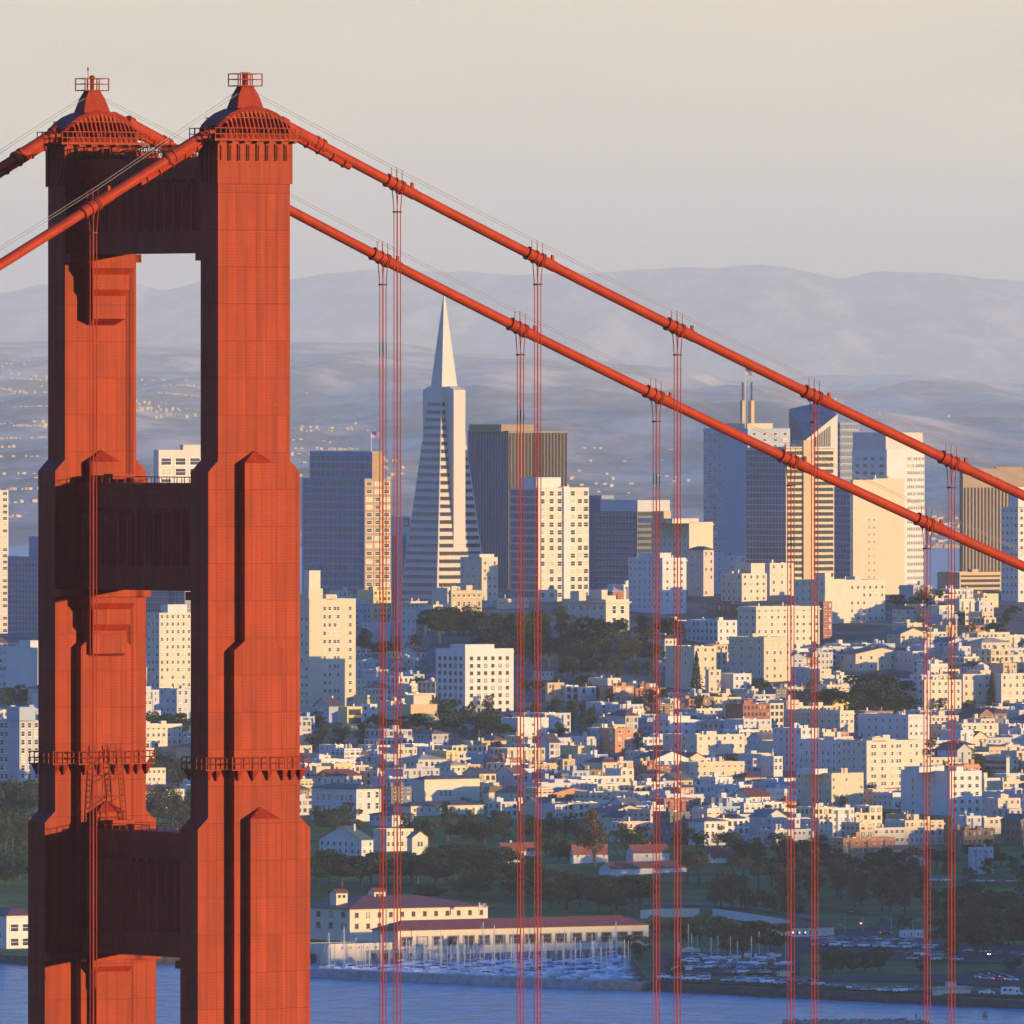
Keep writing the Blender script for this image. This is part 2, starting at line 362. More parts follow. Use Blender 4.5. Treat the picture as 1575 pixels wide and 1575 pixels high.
def hill_range(name, crest, Yc, Ya, Yb, zfoot, amp, seed):
    cx, cyv = zip(*crest)
    h = MB(); nx, ny = 380, 64; grid = HILLZ.setdefault(name, [])
    for j in range(ny + 1):
        f = j / ny; Y = Ya + (Yb - Ya) * f
        for i in range(nx + 1):
            px = -900 + 3500 * i / nx
            X = (px - CX) * Yc / F
            zc = H - (float(np.interp(px, cx, cyv)) - Y0) * Yc / F
            k = (Y - Ya) / (Yc - Ya) if Y < Yc else max(0.0, 1 - (Y - Yc) / (Yb - Yc)) 
            k = max(0, min(1, k)); prof = k ** 1.25
            v = Vector((X / (Yc * .012), (Y - Ya) / ((Yb - Ya) * .22), seed))
            rdg = 1 - abs(noise.noise(v)) * 2.0
            nn = (rdg * 0.6 + noise.noise(v * 2.3) * 0.5 + noise.noise(v * 5.1) * 0.22)
            z = zfoot + (zc - zfoot) * prof + amp * nn * math.sin(math.pi * min(1, k * 0.93)) * 1.0 + amp * 0.06 * noise.noise(v * 9) * k
            h.v.append((X, Y, z)); grid.append(z)
    for j in range(ny):
        for i in range(nx):
            a = j * (nx + 1) + i; h.f.append((a, a + 1, a + nx + 2, a + nx + 1)); h.m.append(0)
    return tag(h.build(name, M_HILL, smooth=True), kind='structure')
hill_range('hills', CR1, HILL_Y, HILL_A, HILL_B, -1.0, 100, 3.1)
hill_range('hills_beyond', CR2, 150000, 112000, 170000, -1.0, 160, 8.7)
def hill_point(px, py):
    """where the sight line through px, py meets the near range"""
    g = HILLZ['hills']; Yc = HILL_Y
    for k in range(560):
        Y = HILL_A + 100 + k * 160; X = (px - CX) * Y / F
        i = int(((X * F / Yc + CX) + 900) / 3500 * 380); j = int((Y - HILL_A) / (HILL_B - HILL_A) * 64)
        z = g[max(0, min(64, j)) * 381 + max(0, min(380, i))]
        if H - (py - Y0) * Y / F <= z + 1: return Vector((X, Y, z))
    return None
# unseen wooded ridge added west of the marina, shaped to shade the waterfront
rd = MB(); ny, nxr = 70, 14
RID = [(3200, 60), (4200, 120), (4500, 127), (4760, 127), (4860, 124), (5060, 124), (5200, 126), (5600, 133), (5850, 127), (6050, 112), (6250, 86), (6500, 45), (6800, 8), (7200, 2)]
for j in range(ny + 1):
    Y = 3200 + 4000 * j / ny
    top = float(np.interp(Y, *zip(*RID)))
    for i in range(nxr + 1):
        f = i / nxr; X = 1140 + 460 * f
        z = top * math.sin(math.pi * f) ** 0.7 if 0 < f < 1 else 0.0
        if 0 < f < 1: z += 7.0 * noise.noise(Vector((X / 60, Y / 60, 2))) + 5 * noise.noise(Vector((X / 22, Y / 22, 5)))
        rd.v.append((X, Y, max(z, -0.5)))
for j in range(ny):
    for i in range(nxr):
        a = j * (nxr + 1) + i; rd.f.append((a, a + 1, a + nxr + 2, a + nxr + 1)); rd.m.append(0)
M_WOOD = two_tone('wooded_shade_ridge', (0.02, 0.032, 0.014), (0.05, 0.06, 0.025), 0.03)
tag(rd.build('terrain', M_WOOD), kind='structure')
# strips laid on the ground (roads, lots, lawns): follow the terrain a little above it
def ground_patch(name, poly_px, m, lift, kind='structure', step=12):
    """polygon in photo points at the ground, given as two edges (near edge, far edge) with equal counts"""
    near, far = poly_px; b = MB(); rows = 10; cols = len(near)
    pts = []
    for (a, c) in zip(near, far):
        Ya, Yb = ground_Y(*a), ground_Y(*c); xa, xb = P(a[0], 0, Ya).x, P(c[0], 0, Yb).x
        for r in range(rows + 1):
            f = r / rows; Y = Ya + (Yb - Ya) * f; X = xa + (xb - xa) * f
            pts.append((X, Y, gz(X, Y) + lift))
    b.v = pts
    for c in range(cols - 1):
        for r in range(rows):
            i = c * (rows + 1) + r; b.f.append((i, i + rows + 1, i + rows + 2, i + 1)); b.m.append(0)
    return tag(b.build(name, m), kind=kind)
ground_patch('parking_lot', ([(1005, 1511), (1150, 1517), (1280, 1524), (1420, 1530), (1600, 1538)], [(1005, 1505), (1150, 1509), (1280, 1516), (1420, 1523), (1600, 1529)]), M_ASPH, 0.5)
ground_patch('parking_lot', ([(1010, 1500), (1120, 1500), (1230, 1500)], [(1010, 1468), (1120, 1466), (1230, 1464)]), M_ASPH, 0.45)
ground_patch('parking_lot', ([(1180, 1462), (1290, 1470), (1380, 1478), (1470, 1482), (1600, 1484)], [(1180, 1440), (1290, 1440), (1380, 1442), (1470, 1448), (1600, 1458)]), M_ASPH, 0.4)
ground_patch('road', ([(1180, 1512), (1290, 1511), (1380, 1511), (1480, 1516), (1600, 1521)], [(1180, 1502), (1290, 1504), (1380, 1503), (1480, 1498), (1600, 1488)]), M_ASPH, 0.35)
ground_patch('road', ([(1180, 1434), (1290, 1444), (1345, 1444), (1370, 1434), (1376, 1420), (1340, 1410), (1250, 1400)], [(1180, 1428), (1290, 1432), (1332, 1430), (1352, 1424), (1355, 1414), (1320, 1404), (1250, 1396)]), M_ASPH, 0.55)
ground_patch('path', ([(990, 1394), (1100, 1396), (1180, 1404), (1260, 1420)], [(990, 1390), (1100, 1392), (1180, 1399), (1260, 1414)]), M_PATH, 0.6)
# ------------------------------------------------------------------ the bridge
PHI = 32.3; YN = 1492.0
S = Vector((math.cos(R(PHI)), math.sin(R(PHI)), 0)); E = Vector((-math.sin(R(PHI)), math.cos(R(PHI)), 0))
GAP = 27.43
near_c = Vector(((377.3 - CX) * YN / F, YN, 0)); far_c = near_c + E * GAP; mid_c = (near_c + far_c) / 2
KZ = YN / F
zt = lambda y: H - (y - Y0) * KZ
tower = empty('suspension_bridge_tower', mid_c, R(PHI), 'tall orange steel bridge tower with two stepped legs joined by ribbed portal struts', 'bridge tower')
def leg_parts(yc):
    b = MB()
    A, Bx, C, D = 4.02, 3.86, 4.92, 6.03; w = 1.55
    b.box(-D, D, yc - w, yc + w, 0, zt(1274))
    b.frus((-D, D, yc - w, yc + w), zt(1274), (-C, C, yc - w, yc + w), zt(1256))
    b.box(-C, C, yc - w, yc + w, zt(1256), zt(726))
    b.frus((-C, C, yc - w, yc + w), zt(726), (-Bx, Bx, yc - w, yc + w), zt(708))
    b.box(-Bx, Bx, yc - w, yc + w, zt(708), zt(219))
    lg = b.build('leg', M_STEEL, tower)
    for sgn in (-1, 1):
        y0 = yc + sgn * w
        def yr(a, c): return (min(y0 + sgn * a, y0 + sgn * c), max(y0 + sgn * a, y0 + sgn * c))
        p = MB()
        lo, hi = yr(0, 1.0)
        p.box(-2.73, 2.73, lo, hi, 0, zt(1000))
        p.frus((-2.73, 2.73, lo, hi), zt(1000), (-1.6, 1.6, lo, hi), zt(985))
        p.box(-1.6, 1.6, lo, hi, zt(985), zt(712))
        ap = y0 + sgn * 0.02
        p.frus((-1.6, 1.6, lo, hi), zt(712), (-0.03, 0.03, ap - 0.02, ap + 0.02), zt(693))
        p.build('pilaster', M_STEEL, lg)
        p = MB(); lo, hi = yr(1.0, 2.0); ap = y0 + sgn * 1.02
        p.box(-1.6, 1.6, lo, hi, 0, zt(1258))
        p.frus((-1.6, 1.6, lo, hi), zt(1258), (-0.03, 0.03, ap - 0.02, ap + 0.02), zt(1240))
        p.build('pilaster', M_STEEL, lg)
    # fluted capital block
    q = MB(); g = 0.2
    for sgn in (-1, 1):
        y0 = yc + sgn * w; lo, hi = min(y0, y0 + sgn * g), max(y0, y0 + sgn * g)
        q.box(-A, A, lo, hi, zt(283), zt(248))
        q.box(-A, A, lo, hi, zt(222), zt(217.5))
        k = 8; pit = 2 * A / k
        for i in range(k):
            q.box(-A + i * pit + (0.17 if i else 0.0), -A + (i + 1) * pit - (0.0 if i < k - 1 else 0), lo, hi, zt(248), zt(222))
            q.box(-A + i * pit + 0.30, -A + i * pit + 0.42, min(lo, lo + sgn * .12), max(hi, hi + sgn * .12), zt(247), zt(224))
        for i in range(4):
            a = yc - w + 2 * w * i / 4
            x0 = sgn * Bx; xl, xh = min(x0, x0 + sgn * .16), max(x0, x0 + sgn * .16)
            q.box(xl, xh, a + .07, a + 2 * w / 4 - .07, zt(283), zt(219))
            q.box(min(xl, xl + sgn * .1), max(xh, xh + sgn * .1), a + .3, a + .42, zt(282), zt(221))
    q.build('fluted_capital', M_STEEL, lg)
    return lg
def saddle(yc, finial):
    """platform, fan-ribbed saddle housing with curved hood, spire and beacon cage"""
    zp = zt(216)
    b = MB()
    b.box(-4.7, 4.7, yc - 2.35, yc + 2.35, zp - .08, zp + .14)
    for sgn in (-1, 1):
        for i in range(7): 
            x = -4.0 + i * 1.33; b.box(x - .12, x + .12, yc + sgn * 1.76 - (.55 if sgn < 0 else 0), yc + sgn * 1.76 + (.55 if sgn > 0 else 0), zp - .3, zp - .08)
    b.build('platform', M_STEEL, tower)
    arch = [(-3.85, zt(193)), (-3.3, zt(184)), (-2.4, zt(174)), (-1.4, zt(167.5)), (0, zt(164)), (1.4, zt(167)), (2.4, zt(173)), (3.3, zt(182)), (3.85, zt(191))]
    h = MB()
    for (x0, z0), (x1, z1) in zip(arch, arch[1:]):
        a = [(x0, yc - 1.5, z0), (x1, yc - 1.5, z1), (x1, yc - 1.75, z1 - .35), (x0, yc - 1.75, z0 - .35)]
        c = [(p[0], 2 * yc - p[1], p[2]) for p in a]
        h.face([a[0], a[1], c[1], c[0]]); h.face([a[3], a[2], a[1], a[0]]); h.face([c[0], c[1], c[2], c[3]])
        h.face([a[3], c[3], c[2], a[2]])
    for e in (0, -1):
        x, z = arch[e]; h.face([(x, yc - 1.5, z), (x, yc + 1.5, z), (x, yc + 1.75, z - .35), (x, yc - 1.75, z - .35)])
    hood = h.build('saddle_housing', M_STEEL, tower)
    k = MB(); k.frus((-3.3, 3.3, yc - .95, yc + .95), zp + .14, (-2.3, 2.3, yc - .95, yc + .95), zt(177)); k.build('housing_core', mat('dark_orange_interior', (0.12, 0.025, 0.018)), hood)
    fn = MB()
    axs, azs = zip(*arch)
    for sgn in (-1, 1):
        for i in range(15):
            f = i / 14; xt = -3.1 + 6.2 * f; xb = -3.0 + 6.35 * f + 0.25
            ztp = float(np.interp(xt, axs, azs)) - .3; th = .07
            yo, yi = yc + sgn * 1.72, yc + sgn * .9; yob = yc + sgn * 1.95
            wtop = .2
            a = [(xb - th, yi, zt(206)), (xb + th, yi, zt(206)), (xb + th, yob, zt(206)), (xb - th, yob, zt(206))]
            mid = [(xt * .5 + xb * .5 - th, yi, (ztp + zt(206)) / 2 + .35), (xt * .5 + xb * .5 + th, yi, (ztp + zt(206)) / 2 + .35), (xt * .5 + xb * .5 + th, yo, (ztp + zt(206)) / 2 + .35), (xt * .5 + xb * .5 - th, yo, (ztp + zt(206)) / 2 + .35)]
            c = [(xt - wtop, yi, ztp), (xt + wtop, yi, ztp), (xt + wtop, yo, ztp), (xt - wtop, yo, ztp)]
            fn.loft(a, mid); fn.loft(mid, c)
            if i % 1 == 0:
                fn.box(xb - th, xb + th, min(yob, yob - sgn * .1), max(yob, yob - sgn * .1), zp + .14, zt(206))
        zz = zt(181.5); fn.box(-3.2, 3.2, yc + sgn * 1.76 - .03, yc + sgn * 1.76 + .03, zz - .05, zz + .05)
    fn.build('rib_fan', M_STEEL, hood)
    # skirt at the housing's foot
    sk = MB(); sk.frus((-3.75, 3.75, yc - 2.1, yc + 2.1), zp + .14, (-3.6, 3.6, yc - 1.95, yc + 1.95), zp + .62); sk.build('housing_skirt', M_STEEL, hood)
    sp = MB()
    sp.frus((-1.42, 1.42, yc - .95, yc + .95), zt(167), (-1.05, 1.05, yc - .62, yc + .62), zt(146))
    sp.frus((-1.05, 1.05, yc - .62, yc + .62), zt(146), (-.62, .62, yc - .45, yc + .45), zt(133))
    sp.box(-1.32, 1.32, yc - .9, yc + .9, zt(133), zt(131.4))
    sp.build('spire', M_STEEL, tower)
    rl = MB(); r = .045; z0, z1 = zt(131.4), zt(113)
    for x in (-1.28, 0, 1.28):
        for y in (-.86, .86): rl.box(x - r, x + r, yc + y - r, yc + y + r, z0, z1)
    for z in (z1 - .04, (z0 + z1) / 2):
        for y in (-.86, .86): rl.box(-1.28, 1.28, yc + y - r, yc + y + r, z - r, z + r)
        for x in (-1.28, 1.28): rl.box(x - r, x + r, yc - .86, yc + .86, z - r * .9, z + r * .9)
    rl.build('beacon_railing', M_STEEL, tower)
    bc = MB()
    if finial:
        bc.tube([(0, yc, z0), (0, yc, zt(113))], .2, 10); bc.tube([(0, yc, zt(113)), (0, yc, zt(110)), (0, yc, zt(108))], [.28, .26, .02], 10)
        bc.tube([(-.45, yc, z0), (-.45, yc, zt(97))], .03, 6); bc.tube([(-.45, yc, zt(101.5)), (-.45, yc, zt(96))], .07, 6)
    else:
        bc.tube([(0, yc, z0), (0, yc, zt(112))], .3, 10); bc.box(-.38, .38, yc - .38, yc + .38, zt(112), zt(111.3))
    bc.build('beacon', [M_STEEL, M_LAMP], tower)
    # railings of the platform
    rg = MB(); z0, z1 = zp + .14, zt(197.5)
    for sgn in (-1, 1):
        y = yc + sgn * 2.28
        for i in range(17): 
            x = -4.6 + 9.2 * i / 16; rg.box(x - .035, x + .035, y - .035, y + .035, z0, z1)
        for z in (z1, z1 - .55): rg.box(-4.6, 4.6, y - .04, y + .04, z - .04, z + .04)
        x = sgn * 4.62
        for i in range(1, 5): 
            yy = yc - 2.28 + 4.56 * i / 5; rg.box(x - .035, x + .035, yy - .035, yy + .035, z0, z1)
        for z in (z1, z1 - .55): rg.box(x - .04, x + .04, yc - 2.28, yc + 2.28, z - .038, z + .038)
    rg.build('platform_railing', M_STEEL, tower)
def strut(zs, hx, first):
    """portal strut between the legs: cornice, ribbed web, bottom flange"""
    top, cor, r0, r1, b0, bot = [zt(y) for y in zs]
    y0, y1 = -GAP / 2 + 1.55, GAP / 2 - 1.55
    b = MB()
    b.box(-hx + .25, hx - .25, y0, y1, bot + .02, top - .02)
    b.box(-hx - .25, hx + .25, y0, y1, cor, top)
    b.box(-hx - .08, hx + .08, y0, y1, cor - .45, cor)
    b.box(-hx, hx, y0, y1, r0, cor - .45)
    b.box(-hx, hx, y0, y1, b0 - .1, r1)
    b.box(-hx - .12, hx + .12, y0, y1, bot + .5, b0 - .1)
    b.box(-hx - .3, hx + .3, y0, y1, bot, bot + .5)
    st = b.build('portal_strut', M_STEEL, tower)
    n = 15
    for sgn in (-1, 1):
        rb = MB()
        for i in range(n):
            a = y0 + (y1 - y0) * (i + .5) / n; c = (y1 - y0) / n * .5
            xi, xo = sgn * (hx - .25), sgn * (hx + .1)
            f = lambda z: [(xi, a - c, z), (xo, a - c * .15, z), (xo, a + c * .15, z), (xi, a + c, z)]
            g = lambda z: [(xi, a - c, z), (xi + sgn * .02, a - c * .15, z), (xi + sgn * .02, a + c * .15, z), (xi, a + c, z)]
            lo, hi = f(r1), f(r0 - .5); tp = g(r0)
            if sgn < 0: pass
            rb.loft(lo, hi); rb.loft(hi, tp)
        rb.box(min(sgn * (hx - .27), sgn * (hx - .2)), max(sgn * (hx - .27), sgn * (hx - .2)), y0, y1, r1, r1 + .2)
        rb.build('chevron_rib', M_STEEL, st)
    for sgn, yl in ((1, y0), (-1, y1)):
        z = bot; hh = hx; hb = MB()
        def yr(p): return (min(yl, yl + sgn * p), max(yl, yl + sgn * p))
        L2 = (3.86 if first else 4.92 if zs[0] < 1000 else 6.03)
        lo, hi = yr(.95); hb.box(-L2, L2, lo, hi, z - .75 - (.02), z - .02)
        for i, (p0, ww, d) in enumerate(((2.3, hh, 1.9), (1.95, hh - .35, 2.0), (1.6, hh - .55, 2.7))):
            zt0 = z - .77 if i == 0 else z
            zb = zt0 - d + (.75 if i == 0 else 0)
            lo, hi = yr(p0); lo2, hi2 = yr(p0 - .35 if i < 2 else .05)
            hb.box(-ww, ww, lo, hi, zb + .6, zt0)
            hb.frus((-ww + .3, ww - .3, lo2, hi2), zb, (-ww, ww, lo, hi), zb + .6)
            z = zb
        hb.build('stepped_haunch', M_STEEL, st)
    # handrails and cable trough on top of the strut
    rl = MB(); z0, z1 = top, top + (1.15 if first else .55); q_ = 1 if first else .5
    for sgn in (-1, 1):
        x = sgn * (hx - .1)
        for i in range(19): 
            y = y0 + (y1 - y0) * i / 18; rl.box(x - .04 * q_, x + .04 * q_, y - .04, y + .04, z0, z1)
            if first and i < 18:
                y2 = y0 + (y1 - y0) * (i + 1) / 18; rl.tube([(x, y, z0 if i % 2 else z1), (x, y2, z1 if i % 2 else z0)], .035, 4)
        for z in ((z1, z1 - .55) if first else (z1,)): rl.box(x - .045, x + .045, y0, y1, z - .045 * q_, z + .045 * q_)
    if not first: rl.box(-1.2, 1.2, y1 - 4.2, y1 - 2.6, top, top + .8); rl.box(-.6, .9, y1 - 7, y1 - 5.6, top, top + .45)
    else:
        rl.box(-1.5, 1.0, y1 - 4.6, y1 - 2.2, top, top + 1.0); rl.box(-1.0, 1.4, y1 - 8, y1 - 6.2, top, top + .6)
        for i in range(14): 
            a = random.uniform(y1 - 9, y1 - 1); rl.tube([(random.uniform(-2, 2), a, top), (random.uniform(-2, 2), a + random.uniform(-1, 1), top + random.uniform(.6, 1.6))], .05, 4)
    rl.build('strut_railing', M_STEEL, st)
def ring_platform(yc):
    z = zt(1183); b = MB()
    b.box(-5.55, 5.55, yc - 2.2, yc + 2.2, z - .06, z + .06)
    b.box(-3.35, 3.35, yc - 3.2, yc + 3.2, z - .05, z + .05)
    for sgn in (-1, 1):
        for x in (-5.0, -4.1, 3.9, 4.9):
            y = yc + sgn * 1.55; b.loft([(x - .04, y, z - .9), (x + .04, y, z - .9), (x + .04, y, z - .06), (x - .04, y, z - .06)], [(x - .04, y + sgn * .1, z - .85), (x + .04, y + sgn * .1, z - .85), (x + .04, y + sgn * .65, z - .06), (x - .04, y + sgn * .65, z - .06)])
            b.loft([(x - .3, y + sgn * .5, z - .06), (x + .3, y + sgn * .5, z - .06), (x + .05, y + sgn * .1, z - 1.0), (x - .05, y + sgn * .1, z - 1.0)], [(x - .3, y + sgn * .62, z - .06), (x + .3, y + sgn * .62, z - .06), (x + .05, y + sgn * .2, z - 1.0), (x - .05, y + sgn * .2, z - 1.0)])
        for x in (-2.4, -.8, .8, 2.4):
            y = yc + sgn * 2.55
            b.loft([(x - .3, y + sgn * .5, z - .05), (x + .3, y + sgn * .5, z - .05), (x + .05, y + sgn * .1, z - 1.0), (x - .05, y + sgn * .1, z - 1.0)], [(x - .3, y + sgn * .62, z - .05), (x + .3, y + sgn * .62, z - .05), (x + .05, y + sgn * .2, z - 1.0), (x - .05, y + sgn * .2, z - 1.0)])
    pl = b.build('walkway', M_STEEL, tower)
    r = MB(); z1 = z + 1.15; q = .04
    path = [(-5.5, -2.15), (-3.3, -2.15), (-3.3, -3.15), (3.3, -3.15), (3.3, -2.15), (5.5, -2.15), (5.5, 2.15), (3.3, 2.15), (3.3, 3.15), (-3.3, 3.15), (-3.3, 2.15), (-5.5, 2.15), (-5.5, -2.15)]
    for (xa, ya), (xb, yb) in zip(path, path[1:]):
        ln = math.hypot(xb - xa, yb - ya); n = max(1, round(ln / .95))
        for i in range(n): 
            f = i / n; x, y = xa + (xb - xa) * f, yc + ya + (yb - ya) * f; r.box(x - q, x + q, y - q, y + q, z, z1)
        for zz in (z1, z1 - .55): r.tube([(xa, yc + ya, zz), (xb, yc + yb, zz)], .045, 4)
    r.build('walkway_railing', M_STEEL, pl)
for yc, fin in ((-GAP / 2, False), (GAP / 2, True)):
    leg_parts(yc); saddle(yc, fin); ring_platform(yc)
strut((241, 255, 275, 354, 358, 388), 2.3, True)
strut((744, 760, 784, 872, 876, 910), 2.4, False)
strut((1283, 1300, 1325, 1437, 1442, 1476), 2.1, False)
# inclined maintenance ladder on the inner face of the far leg
ld = MB(); yl = GAP / 2 - 1.55 - 2.6
for (xb, xt, yo) in ((-1.3, -.75, 0), (1.2, .55, .25)):
    zb, z1 = zt(1283) + .4, zt(1152)
    for d in (-.28, .28): ld.tube([(xb + d, yl + yo, zb), (xt + d, yl + yo, z1)], .06, 5)
    n = 14
    for i in range(n): 
        f = i / n; x = xb + (xt - xb) * f; z = zb + (z1 - zb) * f; ld.tube([(x - .28, yl + yo, z), (x + .28, yl + yo, z)], .045, 4)
for i in range(6):
    f = i / 6; z = zt(1283) + 1 + 6 * f; ld.tube([(-1.2 + .5 * f, yl, z), (1.1 - .55 * f, yl + .25, z + (1.2 if i % 2 else 0))], .04, 4)
ld.build('access_ladder', M_STEEL, tower)

# main cables: heights measured where each suspender hangs
def s_of(px, base):                      # distance along the bridge at which the plane of this cable is seen at px
    q = (px - CX) / F; return (q * base.y - base.x) / (S.x - q * S.y)
def cable(base, right_px, left_px, label, sus_label):
    def pts(lst): 
        r = []
        for x, y in lst:
            s = s_of(x, base); p = base + S * s; r.append((s, H - (y - Y0) * p.y / F))
        return r
    right, left = pts(right_px), pts(left_px)
    cr_ = np.polyfit([p[0] for p in right], [p[1] for p in right], 2)
    cl_ = np.polyfit([p[0] for p in left], [p[1] for p in left], 1)
    zr = lambda s: float(np.polyval(cr_, s)); zl = lambda s: float(np.polyval(cl_, s))
    root = empty('main_cable', base + Vector((0, 0, zr(4.5))), R(PHI), label, 'bridge cable', 'main suspension cables')
    z0 = root.location.z
    path = [(s, 0, zl(s) - z0) for s in np.linspace(-48, -4.2, 16)]
    apex = (zr(4.2) + zl(-4.2)) / 2 + 1.1 - z0
    path += [(-2.4, 0, zl(-4.2) - z0 + .75), (0, 0, apex), (2.4, 0, zr(4.2) - z0 + .75)]
    path += [(s, 0, zr(s) - z0) for s in np.linspace(4.2, 130, 44)]
    b = MB(); b.tube(path, .475, 16); b.build('cable', M_CABLE, root, smooth=True)
    # stepped boots where the cable enters the housing
    for zf, sg in ((zl, -1), (zr, 1)):
        bt = MB(); sl = (zf(sg * 12) - zf(sg * 4)) / 8
        for a, c, r in ((3.6, 8.5, .60), (3.7, 4.3, .74), (8.1, 8.4, .68), (7.5, 7.8, .68)): bt.tube([(sg * a, 0, zf(sg * a) - z0), (sg * c, 0, zf(sg * c) - z0)], r, 16)
        tr = [(sg * a, 0, zf(sg * a) - z0 - .55) for a in (4.2, 11.3)]
        bt.tube(tr, .34, 8)
        for a in (5.3, 6.6, 7.9, 9.3, 10.6): bt.tube([(sg * a, 0, zf(sg * a) - z0 - .45), (sg * (a + .12), 0, zf(sg * (a + .12)) - z0 - .45)], .52, 10)
        bt.build('cable_boot', M_CABLE, root)
    # hand ropes over the cable, rising to the spire at the tower
    for zf, sg, lim in ((zl, -1, 48), (zr, 1, 130)):
        for yy in (-.45, .45):
            p = [(sg * .9, yy, zt(143) - z0), (sg * 2.5, yy, zt(143) - z0 + (zf(sg * 16) + 1.45 - zt(143)) * 1.6 / 15.1)] 
            p += [(sg * s, yy, zf(sg * s) + 1.45 - z0) for s in np.linspace(16, lim, 12)]
            h = MB(); h.tube(p, .022, 4); h.build('hand_rope', M_ROPEG, root)
    out_s = []
    for zf, lst in ((zr, right_px[1:-1]), (zl, left_px[1:2])):
        for (x, y) in lst:
            s = s_of(x, base); out_s.append((s, zf))
    s_last, s_left = out_s[len(right_px) - 3][0], out_s[-1][0]
    out_s += [(s_last + 15.24, zr), (s_last + 30.48, zr), (s_left - 15.24, zl)]
    for k, (s, zf) in enumerate(out_s):
        sl = (zf(s + 2) - zf(s - 2)) / 4
        c = MB()
        c.tube([(s - 1.15, 0, zf(s - 1.15) - z0), (s + .55, 0, zf(s + .55) - z0)], .56, 14)
        c.tube([(s + .55, 0, zf(s + .55) - z0), (s + 1.9, 0, zf(s + 1.9) - z0)], .52, 14)
        for d in (-1.1, -.32, .3, .5): c.tube([(s + d - .06, 0, zf(s + d - .06) - z0), (s + d + .06, 0, zf(s + d + .06) - z0)], .66, 14)
        for d in (-.35, .25):
            for yy in (-.45, .45): c.tube([(s + d, yy, zf(s + d) - z0 + .3), (s + d, yy, zf(s + d) - z0 + 1.55)], .035, 4)
        c.box(s + 1.5, s + 1.75, -.12, .12, zf(s + 1.6) - z0 + .4, zf(s + 1.6) - z0 + 1.0)
        c.build('cable_band', M_CABLE, root)
        # suspender: two looped ropes, four falls, hung over the band
        wp = base + S * s; zc = zf(s)
        sr = empty('suspender_rope', (wp.x, wp.y, zc), R(PHI), sus_label[k] if k < len(sus_label) else sus_label[0], 'suspender rope', 'suspender ropes hanging from the main cables')
        for d in (-.2, .2):
            for yy in (-1, 1):
                q = MB(); q.tube([(d * 1.1, yy * .5, .25), (d * 1.1, yy * .5, -.4), (d * .95, yy * .26, -2.4), (d * .95, yy * .25, -(zc - 80))], .043, 6)
                q.build('rope', M_ROPE, sr)
        q = MB(); q.box(-.3, .3, -.34, .34, -2.5, -2.36); q.build('rope_separator', mat('dark_clamp', (0.06, 0.02, 0.02)), sr)
    return root
ordw = ['first', 'second', 'third', 'fourth', 'fifth', 'sixth', 'seventh']
near_r = [(447, 198.5), (611, 286), (827, 396.5), (1042, 506), (1253, 609), (1463.5, 711), (1575, 762)]
far_r = [(447, 326), (589, 401), (800.5, 506), (1009.5, 608), (1216.5, 707), (1426, 803.5), (1575, 873)]
near_l = [(330, 201), (143.5, 314), (0, 409)]
far_l = [(85, 206), (40, 235), (0, 260)]
def sl(which):
    return [f'{ordw[k]} suspender out from the tower on the {which} main cable, over the city' for k in range(5)] + \
           [f'thin orange suspender on the {which} cable, first on the anchorage side'] + \
           [f'sixth suspender out from the tower on the {which} cable over the city', f'seventh suspender out from the tower on the {which} cable over the city', f'thin orange suspender second out on the {which} side span cable']
# the far cable springs from the far leg; its first point sits at its own saddle
far_pts = [(205, 193.0)] + far_r[1:]
cable(near_c, near_r, near_l, 'thick orange main cable draped over the near saddle, upper of the two', sl('upper'))
cable(far_c, far_pts, [(85, 206), (-90, 314), (-230, 405)], 'thick orange main cable draped over the far saddle, lower of the two', sl('lower'))
# ------------------------------------------------------------------ the city: shared window meshes, building builder
ROT = R(36); U = Vector((math.cos(ROT), math.sin(ROT), 0)); V = Vector((-math.sin(ROT), math.cos(ROT), 0))
CU, CV = math.cos(ROT), math.sin(ROT)
def win_mesh(name, frame, pane, split):
    """unit window, 1 x 1 facing -y: casing standing proud, pane set back, a mullion and sill"""
    b = MB(); d = -.14; f = .09
    b.box(-.5, -.5 + f, d, .02, 0, 1, 0); b.box(.5 - f, .5, d, .02, 0, 1, 0)
    b.box(-.5 + f, .5 - f, d, .02, 1 - f, 1, 0); b.box(-.5 + f, .5 - f, d, .02, 0, f, 0)
    b.face([(-.5 + f, -.05, f), (.5 - f, -.05, f), (.5 - f, -.05, 1 - f), (-.5 + f, -.05, 1 - f)], 1)
    if split: b.box(-.5 + f, .5 - f, -.09, -.051, .49, .54, 0)
    b.box(-.58, .58, d - .08, .02, -.06, -.005, 0)
    return b.mesh(name, [frame, pane])
WIN = {}
for fk, fm in (('w', M_FRW), ('d', M_FRD), ('b', M_FRB)):
    WIN[fk + 'g'] = win_mesh('window_' + fk, fm, M_GLASS, True)
    WIN[fk + 'p'] = win_mesh('window_blind_' + fk, fm, M_BLIND, True)
def band_mesh(name, pane, n, edge=None):
    b = MB(); b.face([(-.5, -.17, 0), (.5, -.17, 0), (.5, -.17, 1), (-.5, -.17, 1)], 0)
    b.box(-.5, .5, -.26, .02, -.12, -.001, 1)
    for i in range(1, n): b.box(-.5 + i / n - .004, -.5 + i / n + .004, -.22, -.171, .0, 1, 1)
    return b.mesh(name, [pane, edge or M_FRD])
BAND = {('g', n): band_mesh('window_band', M_GLASS, n) for n in (6, 12)}
BAND.update({('b', n): band_mesh('blue_window_band', M_GLASSB, n, WALL['pale grey']) for n in (6, 12)})
top_line = np.full(1700, 5000.0)            # lowest roofline row of what stands nearer, per photo column: windows behind it are not built
